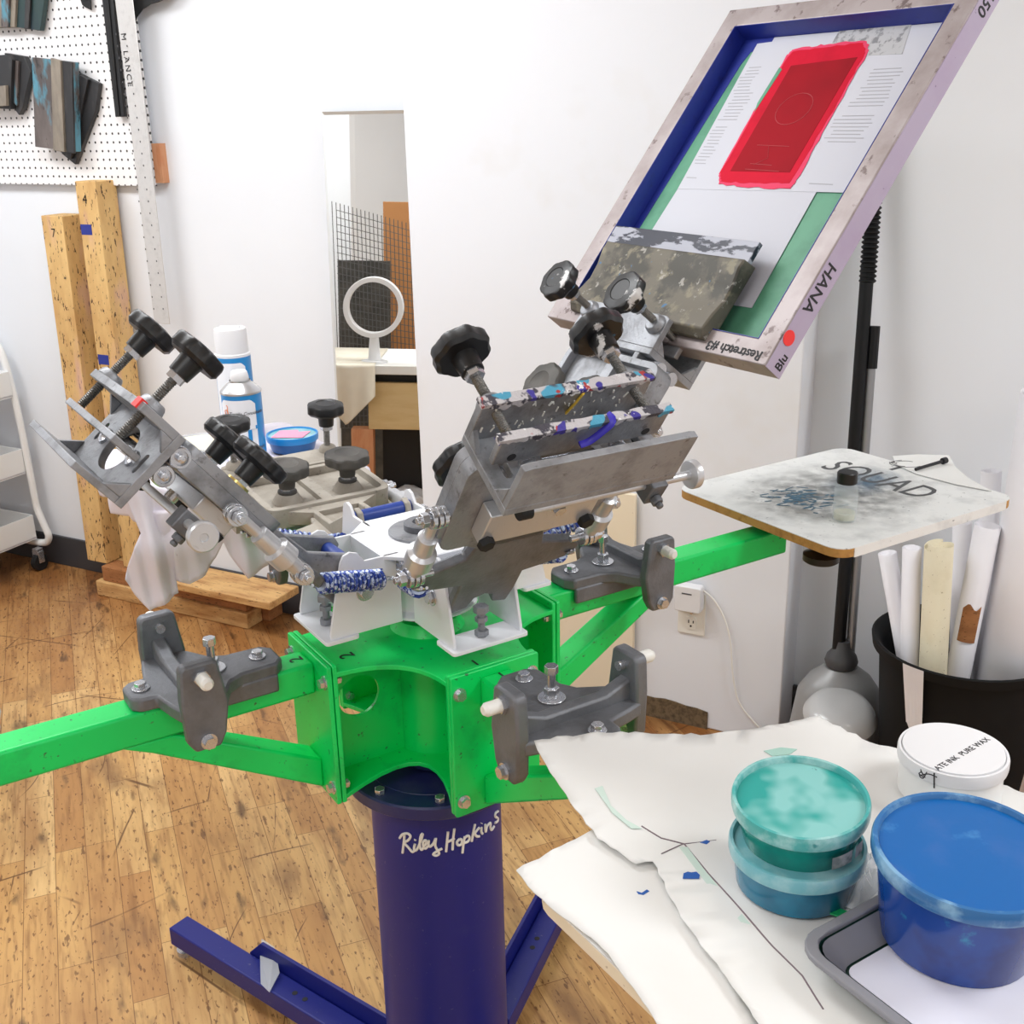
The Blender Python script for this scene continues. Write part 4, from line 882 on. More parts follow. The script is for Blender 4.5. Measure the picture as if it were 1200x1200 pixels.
# hanging folds: cut outlines with real pleats, hung from the board edge
def cloth_panel(nm, px, p0, n, amp, freq, ph, lean=0):
    n = V(n).normalized(); pts = []
    for k in range(len(px)):
        a, b = V((*px[k], 0)), V((*px[(k+1) % len(px)], 0)); m = max(1, int((b-a).length/7))
        for q in range(m): p = a.lerp(b, q/m); pts.append(PP(p.x, p.y, p0, n))
    bm = bmesh.new(); f = bm.faces.new([bm.verts.new(p) for p in pts]); bmesh.ops.triangulate(bm, faces=[f])
    for _ in range(4): bmesh.ops.subdivide_edges(bm, edges=[e for e in bm.edges if e.calc_length() > .010], cuts=1); bmesh.ops.triangulate(bm, faces=bm.faces[:])
    side = n.cross(V((0, 0, 1))); zt_ = max(p.z for p in pts); Mi_ = Si_
    for v in bm.verts:
        u = (v.co-V(p0)).dot(side); d = zt_-v.co.z; r_ = sin(u*freq+ph+d*6)+.5*sin(u*freq*2.3+d*11+1.7*ph)
        v.co += n*(amp*r_*min(1, .25+d*7)+.02*noise.noise(v.co*11)*min(1, d*8)) + n*lean*d
        v.co = Mi_ @ v.co
    me = bpy.data.meshes.new(nm); bm.to_mesh(me); bm.free(); me.materials.append(M_['cloth'])
    for p in me.polygons: p.use_smooth = True
    o = bpy.data.objects.new(nm, me); COL.objects.link(o); o.parent = shirt; sm = o.modifiers.new('s', 'SOLIDIFY'); sm.thickness = .0015; return o
Si_ = sh_M.inverted()
toc = V((.42, -.90, .1))
cloth_panel('sleeve', [(140, 560), (200, 575), (214, 600), (214, 640), (206, 668), (210, 696), (192, 706), (176, 716), (160, 700), (148, 682), (157, 640), (165, 624), (150, 590)], PM @ V((-.262, .70, .865)), toc, .013, 70, .6)
cloth_panel('front_hem', [(196, 585), (352, 560), (372, 600), (350, 640), (322, 658), (290, 676), (270, 652), (262, 636), (254, 656), (240, 674), (222, 684), (206, 680)], PM @ V((-.10, .675, .86)), V((.35, -.93, .1)), .009, 58, 2.0)
zs = .8665
def can(label, base, r, h, capped, big):
    t = thing('spray_can', label, 'spray can', Matrix.Translation(base), None)
    g = MB(); g.lathe([(r*.97, 0), (r, .003), (r, h)], 48); g.build('can_body', M_['canblue'], t)
    g = MB(); n = 20; a0_, a1_ = R_(-90-62), R_(-90+52); rr = r+.0006
    for i in range(n):
        a, b = a0_+(a1_-a0_)*i/n, a0_+(a1_-a0_)*(i+1)/n
        def top(x): u = (x-a0_)/(a1_-a0_); return h-.012-.010*(1-min(1, 8*min(u, 1-u)))
        g.add([(rr*cos(a), rr*sin(a), .012), (rr*cos(b), rr*sin(b), .012), (rr*cos(b), rr*sin(b), top(b)), (rr*cos(a), rr*sin(a), top(a))], [(0, 1, 2, 3)])
    lb = g.build('label_panel', M_['canwhite'], t)
    if not capped:
        g = MB(); g.lathe([(r+.001, h-.002), (r+.0015, h+.002), (r-.001, h+.005), (r*.86, h+.010), (r*.66, h+.018), (r*.52, h+.022), (r*.52, h+.026)], 48, caps=False); g.build('dome', M_['caprim'], t)
        g = MB(); g.lathe([(r*.46, h+.022), (r*.46, h+.034), (r*.40, h+.044), (r*.36, h+.046)], 24); g.build('nozzle', M_['cancap'], t)
        g = MB(); text_mb(g, 'ST', .058, I4, .0004, wrap=rr+.0008, off=(-.022, .060), bold=.0015); g.build('brand_letters', M_['canblue'], lb)
        g = MB(); text_mb(g, 'Textile Consultants', .0105, I4, .0003, off=(-.022, h-.045), wrap=rr+.0008, shear=.3); text_mb(g, 'CLEANING AGENT', .008, I4, .0003, off=(-.008, .046), wrap=rr+.0008); text_mb(g, 'SENSITIVE', .009, I4, .0003, off=(.0, .032), wrap=rr+.0008); g.build('small_print', M_['inkg'], lb)
        g = MB(); pts = []
        for k in range(40): a = -pi/2-.62+.16*sin(k*.45)*(.7+.3*cos(k)); pts.append(((rr+.001)*cos(a), (rr+.001)*sin(a), h-.035-.018*(k/39)*1.6+.012*cos(k*.45)))
        g.tube(pts, .0009, 5); g.build('orange_emblem', mat('orange_print', (226, 140, 96), .5), lb)
    else:
        g = MB(); g.lathe([(r*1.0, h), (r*1.0, h+.006), (r*.92, h+.008), (r*.90, h+.060), (r*.86, h+.066), (r*.25, h+.066), (r*.25, h+.070), (.001, h+.070)], 48); g.box((0, 0, h+.068), (r*1.1, r*.28, .006)); g.build('cap', M_['cancap'], t)
    return t
can('open spray can with steel dome and blue ST lettering on the shirt', P(291, 545, zs), .044, .172, False, True)
can('taller spray can with white cap behind the open can', P(280, 512, zs)+V((0, .02, 0)), .043, .200, True, False)
bt = tub('ink_tub', 'blue ink tub with pink label on its lid beside the spray cans', P(344, 527, zs), .050, .060, .038, mat('plain_blue_tub', (30, 92, 150), .3), M_['rimteal2'], M_['canblue'], recess=.003)
g = MB(); g.prism([(-.045, -.030), (.030, -.034), (.040, .020), (.012, .016), (.008, .034), (-.035, .030)], .0384, .0392); g.build('pink_label', M_['pink'], bt, smooth=0)
ct = tub('deli_tub', 'low clear tub with cream lid behind the left print head', P(236, 533, zs), .066, .078, .030, M_['tubwhite'], mat('cream_lid', (230, 224, 198), .5), M_['film'], recess=.004, cat='tub')
g = MB(); text_mb(g, 'CANS 1807 2', .014, T(-.03, -.0, 0) , .0003, wrap=None); g.v = [V((v.x, -.0765*1, .018+v.y)) for v in g.v]; g.build('tub_writing', M_['ink'], ct)
# ------------------------------------------------------------------ wall things, all in the room frame
def rthing(name, label, cat, p, group=None): return thing(name, label, cat, RM @ T(*wl(p)) if not isinstance(p, tuple) else RM @ T(*p), group)
pgp = wl(Wp(183, 218, BACK-.03)); pg = thing('pegboard', 'white pegboard on the wall hung with squeegees and a ruler', 'pegboard', RM @ T(pgp[0], BACK-.03, pgp[2]))
g = MB(); g.box((-.55, .003, .42), (1.1, .006, .84)); g.build('board', M_['peg'], pg)
g = MB(); g.box((-.55, .018, .42), (1.06, .022, .80)); g.build('batten_frame', M_['wall'], pg)
op = wl(Wp(184, 200, BACK-.03)); g = MB(); g.box((0, 0, 0), (.035, .03, .13))
o = g.build('wood_block', M_['orange'], None, M=RM @ T(pgp[0]+.018, BACK-.015, pgp[2]+.075)); tag(o, 'small orange wood block at the lower corner of the pegboard', 'wood block')
def wpt(x, y, off): p = Wp(x, y, BACK-off); return V(wl(p))
def hung(name, label, cat, px, off, th, m, group=None, extra=None):
    """flat-bodied thing hung on the pegboard: outline in photo pixels set on its own plane, given thickness"""
    pts = [wpt(x, y, off) for x, y in px]; c = sum(pts, V())/len(pts); t = thing(name, label, cat, RM @ T(*c), group)
    X = frame((0, 0, 0), (1, 0, 0), (0, 0, 1), (0, -1, 0))
    g = MB(); g.prism([(p.x-c.x, p.z-c.z) for p in pts], -th, 0, X); b = g.build('handle' if cat == 'squeegee' else 'body', m, t, .002)
    return t, c, X
def strip(t, c, X, px, off, th, m, nm): 
    pts = [wpt(x, y, off) for x, y in px]; g = MB(); g.prism([(p.x-c.x, p.z-c.z) for p in pts], 0, th, X); return g.build(nm, m, t, .0015)
GQ = None
sq_, c, X = hung('squeegee', 'dark squeegee fanned out behind the blue stained one', 'squeegee', [(84, 82), (116, 98), (112, 130), (88, 193), (72, 180)], .050, .018, M_['sq2']); strip(sq_, c, X, [(96, 88), (106, 93), (86, 186), (80, 182)], .050, .012, M_['sq2'], 'blade')
sq_, c, X = hung('squeegee', 'grey squeegee stained with blue ink in the middle of the pegboard', 'squeegee', [(37, 67), (86, 73), (89, 178), (41, 172)], .085, .025, M_['sq1']); strip(sq_, c, X, [(63, 68), (74, 71), (79, 178), (66, 176)], .085, .014, M_['sq3'], 'grip'); strip(sq_, c, X, [(75, 71), (86, 73), (89, 180), (80, 178)], .085, .008, M_['sq2'], 'blade')
sq_, c, X = hung('squeegee', 'squat dark squeegee at the left edge of the frame below the pale one', 'squeegee', [(-22, 66), (8, 64), (14, 70), (12, 128), (-22, 126)], .085, .03, M_['sq2']); strip(sq_, c, X, [(-22, 104), (10, 100), (11, 124), (-22, 126)], .085, .014, M_['sq3'], 'grip')
sq_, c, X = hung('squeegee', 'small dark squeegee with pointed end left of the blue stained one', 'squeegee', [(5, 62), (28, 66), (36, 84), (30, 110), (27, 126), (22, 135), (14, 124)], .060, .022, M_['sq2']); strip(sq_, c, X, [(14, 68), (24, 72), (22, 124), (16, 118)], .060, .01, M_['sq1'], 'blade')
sq_, c, X = hung('squeegee', 'pale grey squeegee at the top left corner of the pegboard', 'squeegee', [(-25, -30), (20, -30), (17, 32), (-25, 33)], .070, .022, M_['sq3']); strip(sq_, c, X, [(4, -30), (14, -30), (12, 32), (4, 32)], .070, .01, M_['sq1'], 'grip')
sq_, c, X = hung('squeegee', 'dark green and navy squeegee hanging right of the pale one', 'squeegee', [(20, -30), (56, -30), (47, 36), (19, 32)], .060, .02, M_['sq4']); strip(sq_, c, X, [(33, -30), (40, -30), (36, 34), (31, 34)], .060, .01, M_['sq2'], 'blade')
sq_, c, X = hung('metal_channel', 'long narrow black channel strip hanging beside the ruler', 'black strip', [(116, -30), (129, -30), (146, 137), (135, 137)], .055, .014, M_['black']); strip(sq_, c, X, [(121, -30), (125, -30), (141, 136), (138, 136)], .055, .004, M_['rubber'], 'groove')
rl, c, X = hung('metal_ruler', 'long perforated aluminium ruler lettered LANCE hanging past the pegboard', 'ruler', [(131, -30), (152, -30), (199, 380), (181, 379)], .075, .0025, M_['ruler'])
g = MB(); random.seed(2)
for k in range(24):
    for s in (0, 1):
        x = 136+k*(380-20)/24*.128+s*11; y = 40+k*14; p = wpt(x, y, .0755); g.box((p.x-c.x, -.0006, p.z-c.z), (.004, .0006, .006))
g.build('tick_marks', M_['inkg'], rl)
g = MB(); p = wpt(143, 58, .0752)
text_mb(g, 'M  LANCE', .030, T(p.x-c.x+.004, 0, p.z-c.z+.05) @ frame((0, 0, 0), (.02, 0, -1), (1, 0, .02), None) , .0003, space=1.3); g.v = [V((v.x, -.0012, v.z)) for v in g.v]; 
g.f = [f for f in g.f]; g.build('ruler_lettering', M_['ink'], rl, smooth=0)
bk, c, X = hung('drafting_square', 'black curved plastic shape hanging behind the top of the ruler', 'black curve tool', [(94, 0), (106, 1), (107, 12), (100, 9), (96, 6)], .045, .004, M_['rubber'])
pts = [wpt(x, y, .045) for x, y in ((150, -30), (215, -30), (194, -2), (186, 2), (176, 5), (167, 11), (160, 20), (156, 30), (154, 28))]; g = MB(); g.prism([(p.x-c.x, p.z-c.z) for p in pts], -.004, 0, X); g.build('curved_blade', M_['rubber'], bk)
pts = [wpt(x, y, .045) for x, y in ((90, -30), (160, -30), (150, -18), (104, -14), (106, 1), (94, 0))]; g = MB(); g.prism([(p.x-c.x, p.z-c.z) for p in pts], -.004, 0, X); g.build('bridge', M_['rubber'], bk)
# lumber standing against the wall
PZ = .126
def beam(label, topl, size, h, lean, m, cx_off=0, yo=0):
    h -= PZ; t = thing('lumber_post', label, 'wood post', RM @ T(topl[0]+size/2, topl[1], PZ))
    g = MB(); vs = [(x, y+lean*(z/h), z) for z in (0, h) for x, y in ((-size/2, -size/2), (size/2, -size/2), (size/2, size/2), (-size/2, size/2))]
    g.add(vs, [(0, 3, 2, 1), (4, 5, 6, 7), (0, 1, 5, 4), (1, 2, 6, 5), (2, 3, 7, 6), (3, 0, 4, 7)]); return t, g.build('post', m, t, .003)
b1 = wpt(53, 252, .10); b2 = wpt(88, 212, .10)
t, o1 = beam('shorter standing lumber post with a faint 7 marked near its top', (b1.x, BACK-.098, 0), .105, b1.z, .03, M_['wood'])
g = MB(); text_mb(g, '7', .045, frame((-.01, -.0245, b1.z-.075-PZ), (1, 0, 0), (0, 0, 1)), .0003); g.v = [V((v.x, -.0525+.03*v.z/(b1.z-PZ)-.0008, v.z)) for v in g.v]; g.build('marker_number', M_['ink'], t, smooth=0)
t, o2 = beam('taller standing lumber post with blue tape bands and a number 4', (b2.x+.012, BACK-.095, 0), .098, b2.z, .03, M_['wood'])
g = MB(); text_mb(g, '4', .045, frame((-.02, -.06, b2.z-.075-PZ), (1, 0, 0), (0, 0, 1)), .0003); g.v = [V((v.x, -.049+.03*v.z/(b2.z-PZ)-.0012, v.z)) for v in g.v]; g.build('marker_number', M_['ink'], t, smooth=0)
g = MB()
for z, x in ((b2.z-PZ-.165, -.020), (b2.z-PZ-.63, -.016)): g.box((x, -.0495+.03*z/(b2.z-PZ), z), (.052, .0016, .036))
tag(g.build('tape_patch', M_['tape'], t, smooth=0), 'blue tape patches')
g = MB(); g.box((.0, -.0585+.004, .27), (.10, .002, .02)); 
# pile of beams and a plank on the floor below
pa, pc = wl(P(118, 700, -.17)), wl(P(292, 737, -.17))
x0, x1, yn = pa[0], pc[0], pc[1]
def beamx(label, xa, xb, y, z, d, h, m):
    o = MB().box(((xb-xa)/2, d/2, h/2), (xb-xa, d, h)).build('lumber_beam', m, None, .004, M=RM @ T(xa, y, z)); return tag(o, label, 'wood beam')
yn = BACK-.185
beamx('lowest front beam of the wood pile on the floor', x0-.03, x1, yn, FZ, .085, .062, M_['woodx'])
beamx('lowest rear beam of the wood pile against the wall', x0+.03, x1+.03, yn+.088, FZ, .08, .062, M_['woodr'])
beamx('second beam up in the wood pile, stained red near its end', x0+.0, x1-.01, yn+.012, FZ+.0625, .078, .062, M_['woodr'])
beamx('rear beam of the second layer carrying the standing lumber posts', x0-.02, x1+.02, yn+.093, FZ+.0625, .076, .062, M_['woodx'])
pk = wl(P(347, 690, -.02)); beamx('pale plank on top of the wood pile below the shirt', x0+.38, pk[0]+.0, yn-.05, FZ+.1255, .17, .030, M_['woodx'])
# mirror leaning on the wall
mt = wl(Wp(376, 131, BACK-.03)); mh = mt[2]; mw = pl-mt[0]-.008
mlean = .075
mirM = RM @ T(mt[0], BACK-.012, 0) @ RX(0)
mz = Matrix(((1, 0, 0, 0), (0, 1, mlean/mh, -mlean-.014), (0, 0, 1, 0), (0, 0, 0, 1)))
ang_l = math.atan2(mlean, mh)
mir = thing('leaning_mirror', 'tall frameless mirror leaning on the wall beside the pier', 'mirror', RM @ T(mt[0], BACK-.028-mlean, FZ) @ RX(-ang_l))
hh = mh/cos(ang_l); g = MB(); g.prism([(0, 0), (mw, 0), (mw, hh), (0, hh)], 0, .005, frame((0, .010, 0), (1, 0, 0), (0, 0, 1)) ); g.build('backing', M_['grayp'], mir)
bv = .010
g = MB(); X = frame((0, 0, 0), (1, 0, 0), (0, 0, 1), (0, -1, 0)); g.add([(bv, bv, .0), (mw, bv, .0), (mw, hh-bv, .0), (bv, hh-bv, .0)], [(0, 1, 2, 3)], X); g.build('mirror_glass', M_['mirror'], mir, smooth=0)
g = MB(); g.add([(0, 0, -.0025), (mw, 0, -.0025), (mw, hh, -.0025), (0, hh, -.0025), (bv, bv, 0), (mw, bv, 0), (mw, hh-bv, 0), (bv, hh-bv, 0)], [(0, 1, 5, 4), (2, 3, 7, 6), (3, 0, 4, 7)], X); g.build('glass_edge', M_['mirror'], mir, smooth=0)
# what the mirror shows: built at their true places left of the camera (reflection of the points seen in the glass)
MP = RM @ T(mt[0], BACK-.028-mlean, FZ) @ RX(-ang_l)
mo = MP.translation; mn = (MP.to_3x3() @ V((0, -1, 0))).normalized()
def refl(p): p = V(p); return p-mn*(2*(p-mo).dot(mn))
def seen(x, y, t): return refl(CAM+ray(x, y)*t)
# virtual upright axes for the mirrored things
def level(p): return V((p.x, p.y, max(0, p.z)))
def vbox(name, label, cat, x0, x1, y0, y1, t, depth, m, zb_=None, bev=.003):
    a = seen(x0, y1, t); b = seen(x1, y1, t); c = seen(x0, y0, t)
    dx = V((b.x-a.x, b.y-a.y, 0)); w = dx.length; h = c.z-(a.z if zb_ is None else zb_); n = V((dx.y, -dx.x, 0)).normalized()
    if n.dot(mo-a) < 0: n = -n
    fr_ = frame((a.x, a.y, a.z if zb_ is None else zb_), dx, (0, 0, 1), None); X = Matrix(((dx.x/w, -n.x, 0, a.x), (dx.y/w, -n.y, 0, a.y), (0, 0, 1, a.z if zb_ is None else zb_), (0, 0, 0, 1)))
    t_ = None
    g = MB(); g.box((w/2, depth/2, h/2), (w, depth, h), X); c0 = sum(g.v, V())/8; g.v = [v-c0 for v in g.v]
    o = g.build(name, m, None, bev, M=Matrix.Translation(c0))
    if label: tag(o, label, cat)
    return o, X, w, h
o, X, w, h = vbox('room_column', None, None, 386, 416, 60, 500, 6.6, .22, M_['wall'], 0); o['kind'] = 'structure'; o.name = 'wall_column'
vbox('brown_board', 'tall brown hardboard panel standing by the left wall', 'board', 452, 520, 236, 520, 6.4, .012, M_['brown'], 0)
o, X, w, h = vbox('dark_screen', 'dark framed panel leaning behind the wire grid', 'panel', 400, 459, 302, 520, 6.2, .03, M_['dusty'], 0)
# wire grid panel
def wire_grid():
    a = seen(398, 440, 6.0); b = seen(500, 440, 6.0); c = seen(412, 236, 6.0); dx = (b-a); dx.z = 0; w = dx.length; dx.normalize(); g = MB(); n = 22; hgt = c.z-.35
    for k in range(n+1): p = dx*(w*k/n); g.tube([(p.x, p.y, 0), (p.x-dx.x*.02, p.y-dx.y*.02, hgt-.12*k/n)], .0022, 4)
    for k in range(int(hgt/.035)): g.tube([(0, 0, k*.035), (dx.x*w, dx.y*w, k*.035-.12*(k*.035)/hgt)], .0022, 4)
    o = g.build('wire_grid_panel', M_['wire'], None, M=Matrix.Translation(V((a.x, a.y, .35)))); tag(o, 'metal wire grid panel standing in front of the brown board', 'wire grid')
wire_grid()
# work table with ring
tt = 5.2
o, X, w, h = vbox('work_table', None, None, 432, 530, 446, 503, tt, .5, M_['ply'], None)
p_top = seen(460, 424, tt); zt = p_top.z
tb = thing('work_table', 'plywood work table with pale canvas over its corner', 'table', Matrix.Translation(V((X.translation.x, X.translation.y, 0))))
o.name = 'apron'; mw_ = o.matrix_world.copy(); o.parent = tb; o.location = o.location-V((X.translation.x, X.translation.y, 0))
ux = V((X[0][0], X[1][0], 0)); uy = V((X[0][1], X[1][1], 0)); apz = X.translation.z
g = MB(); F2 = Matrix(((ux.x, uy.x, 0, 0), (ux.y, uy.y, 0, 0), (0, 0, 1, 0), (0, 0, 0, 1)))
g.box((w/2-.1, .25, zt-.02), (w+.3, .6, .04), F2); g.build('table_top', M_['paper'], tb, .003)
g = MB(); g.box((w/2, .27, (apz+h+zt-.04)/2), (w, .48, max(.02, zt-.04-apz-h)), F2); g.build('gap_shade', M_['rubber'], tb)  # black filler standing in for the shade between top and apron
for xx in (-.03, w-.03):
    g = MB(); g.box((xx, .04, apz/2), (.10, .08, apz), F2); g.build('leg', M_['orange'], tb, .003)
g = MB(); g.box((w/2, .30, apz/2), (w-.1, .35, apz*.9), F2); tag(g.build('under_table_shade', M_['rubber'], tb), 'dark block standing in for the shade under the table')  # solid dark block in place of the shade below the table
# canvas over the corner
g = MB(); n = 24; vs = []; fs = []
for i in range(n+1):
    for j in range(n+1):
        u, v = i/n, j/n; x = -.26+.30*u; Lh = .02+.26*(1-abs(u-.55)*1.2)
        z = zt+.006-(v*Lh); y = -.062-.02*sin(u*9)*v-.012*sin(u*21+1)*v
        if v == 0: y = -.05
        q = F2 @ V((x, y, z)); vs.append(q)
for i in range(n):
    for j in range(n): a = i*(n+1)+j; fs.append((a, a+1, a+n+2, a+n+1))
g.add(vs, fs); g.add([F2 @ V((x, y, zt+.006)) for x, y in ((-.26, -.05), (.04, -.05), (.04, .5), (-.26, .5))], [(0, 1, 2, 3)]); o = g.build('canvas', M_['drop'], tb, smooth=80)
sm = o.modifiers.new('s', 'SOLIDIFY'); sm.thickness = .002
# plastic bag heap under the table
g = MB(); bm = bmesh.new(); bmesh.ops.create_icosphere(bm, subdivisions=4, radius=.14)
for v in bm.verts: v.co *= 1+.35*noise.noise(v.co*9)+.15*noise.noise(v.co*25); v.co.z *= .8
c0 = seen(478, 556, tt+.1); me = bpy.data.meshes.new('plastic_bag'); bm.to_mesh(me); bm.free(); me.materials.append(mat('grey_film', (196, 196, 198), .25, spec=.7)); o = bpy.data.objects.new('plastic_bag', me); COL.objects.link(o); o.location = V((c0.x, c0.y, .12)); tag(o, 'crumpled grey plastic bag below the work table', 'plastic bag')
# ring with stem standing on the table
rc = seen(438, 360, tt-.1); r_ring = (seen(473, 360, tt-.1)-rc).length
rg = thing('ring_lamp', 'white ring lamp on a short stand on the work table', 'ring lamp', Matrix.Translation(V((rc.x, rc.y, zt))))
ex = (seen(473, 360, tt-.1)-rc).normalized(); g = MB(); R0 = r_ring*.92; hz = rc.z-zt
nx = V((0, 0, 1)).cross(ex).normalized()
vs = []; fs = []; n = 48
for k in range(n):
    a = 2*pi*k/n
    for (dr, dn) in ((-.011, -.03), (.011, -.03), (.011, .03), (-.011, .03)): vs.append(V((0, 0, hz))+ex*((R0+dr)*cos(a))+V((0, 0, 1))*((R0+dr)*sin(a))+nx*dn)
for k in range(n):
    for j in range(4): a = k*4+j; b = k*4+(j+1) % 4; c = ((k+1) % n)*4; fs.append((a, b, c+(j+1) % 4, c+j))
g.add(vs, fs); g.build('ring', M_['cancap'], rg, .002)
g = MB(); g.cyl((0, 0, 0), (0, 0, hz-R0-.005), .03, .02); g.lathe([(.06, 0), (.06, .01), (.03, .012)], 24); g.build('stand', M_['cancap'], rg)
# ------------------------------------------------------------------ pale board in front of the pier
bl_ = wl(Wp(523, 572, PIER-.04)); br = wl(Wp(742, 590, PIER-.04))
o = MB().box(((br[0]-bl_[0])/2, .008, br[2]/2+.01), (br[0]-bl_[0], .016, br[2]+.02)).build('plywood_panel', M_['plyw'], None, .002, M=RM @ T(bl_[0], PIER-.024, FZ)); tag(o, 'pale plywood panel standing against the pier behind the press', 'plywood panel')
# ------------------------------------------------------------------ outlet, adapter, cord
op = wl(Wp(811, 718, PIER)); ot = thing('wall_outlet', 'white duplex wall outlet low on the pier', 'wall outlet', RM @ T(op[0], PIER, op[2]))
XO = frame((0, 0, 0), (1, 0, 0), (0, 0, 1), (0, -1, 0))
g = MB(); g.prism(rrect(-.042, -.067, .042, .067, .005), 0, .005, XO); g.build('cover_plate', M_['outlet'], ot, .001)
for zz in (-.030, .030):
    g = MB(); g.prism(rrect(-.017, zz-.02, .017, zz+.02, .012), .005, .0075, XO); s = g.build('socket', M_['outlet'], ot)
    g = MB(); g.box((-.007, -.0078, zz+.004), (.003, .001, .010)); g.box((.007, -.0078, zz+.004), (.003, .001, .008)); g.cyl((0, -.0074, zz-.010), (0, -.0083, zz-.010), .003); g.build('slots', M_['ink'], s)
g = MB(); g.cyl((0, -.005, 0), (0, -.0065, 0), .004); g.build('screw', M_['steel'], ot)
ap = wl(Wp(807, 701, PIER-.03)); ad = thing('power_adapter', 'white power adapter plugged into the outlet with its cord hanging down', 'power adapter', RM @ T(ap[0], PIER-.0078, ap[2]))
g = MB(); g.prism(rrect(-.040, -.040, .040, .040, .008), .0, .035, XO); g.build('adapter_body', M_['cancap'], ad, .003)
g = MB(); g.box((-.002, -.0355, .018), (.03, .0006, .004)); g.build('adapter_print', M_['inkg'], ad)
cpx = [(824, 690), (836, 702), (848, 722), (856, 750), (859, 790), (866, 822), (884, 846), (905, 866)]
g = MB(); pts = [V(wl(Wp(x, y, PIER-.012))) for x, y in cpx]; g.tube([(p.x-ap[0], -.006 if i else -.012, p.z-ap[2]) for i, p in enumerate(pts)], .0028, 8, smooth=5); g.build('cord', M_['nylon'], ad)
# ------------------------------------------------------------------ vacuum
vt0 = Wp(1026, 240, BACK-.06); vb0 = Wp(986, 772, BACK-.20)
vac = thing('upright_vacuum', 'grey upright vacuum with ribbed black hose standing in the wall recess', 'vacuum cleaner', Matrix.Translation(V((vb0.x, vb0.y, 0))))
o0 = V((vb0.x, vb0.y, 0)); tp, bt_ = vt0-o0, vb0-o0; d = (tp-bt_); side = rt*.020
g = MB(); g.tube([bt_-side*.5+d*.0, bt_-side*.4+d*.3, tp-side*.4-d*.12], .0175, 14, flat=1); g.build('hose_sleeve', M_['hose'], vac)
prof = []; Ld = d.length
q = V((0, 0, 1)).rotation_difference(d).to_matrix().to_4x4(); X = Matrix.Translation(bt_+d*.84-side*.3) @ q; z = 0; prof = [(.016, 0)]
while z < Ld*.30: prof += [(.0165, z), (.0215, z+.004), (.0215, z+.007), (.0165, z+.011)]; z += .012
g = MB(); g.lathe(prof, 18, X); g.build('ribbed_hose', M_['hose'], vac, smooth=50)
g = MB(); g.tube([bt_+side*1.15-V((0, 0, .02)), bt_+side*.95+d*.72], .0125, 12); g.build('wand', M_['vactube'], vac)
g = MB(); g.tube([bt_+side*1.0+d*.66, bt_+side*1.0+d*.75], .0155, 10); g.build('wand_clip', M_['hose'], vac)
g = MB(); g.lathe([(.04, bt_.z-.02), (.045, bt_.z-.005), (.04, bt_.z+.012), (.022, bt_.z+.035), (.018, bt_.z+.055)], 24); g.build('neck', mat('neck_grey', (70, 70, 72), .5), vac)
g = MB(); g.lathe([(.125, .03), (.135, .06), (.130, .12), (.112, bt_.z-.095), (.085, bt_.z-.055), (.045, bt_.z-.022)], 40, Matrix.Diagonal((1, .85, 1, 1))); g.build('motor_housing', M_['vacgrey'], vac)
g = MB(); cz = bt_.z-.115; g.lathe([(.06, cz-.035), (.094, cz-.03), (.097, cz-.02), (.090, cz-.004), (.080, cz+.010), (.06, cz+.022), (.02, cz+.026)], 40, T(-.030, -.060, .036) @ RX(.30)); g.build('dust_cup', M_['vaccup'], vac)
g = MB(); g.prism(rrect(-.14, -.16, .10, .10, .05), 0, .05); g.build('floor_nozzle', M_['hose'], vac, .01)
# ------------------------------------------------------------------ bin with paper rolls
bc = V((1.135, 2.60, 0)); BZ = .50
bn = thing('waste_bin', 'black waste bin full of upright paper rolls by the wall', 'waste bin', Matrix.Translation(bc))
g = MB(); g.lathe([(.165, 0), (.17, .004), (.205, BZ-.03), (.222, BZ-.025), (.226, BZ), (.220, BZ+.003), (.212, BZ-.002), (.196, BZ-.03), (.16, .012)], 56, caps=True); g.build('bin_body', M_['bin'], bn)
g = MB(); ca = math.atan2(-bc.y, -bc.x)-.62
for i in range(5):
    a, b = ca+i*.05, ca+(i+1)*.05; z0_ = BZ-.20-.012*i
    q = [((r_+.003)*cos(t_), (r_+.003)*sin(t_), z_) for (r_, t_, z_) in ((.1855, a, z0_), (.1850, b, z0_-.012), (.2265, b, BZ+.001), (.2265, a, BZ+.001))]
    g.add(q, [(0, 1, 2, 3)])
tag_ = g.build('paper_tag', M_['paper2'], bn, smooth=0)
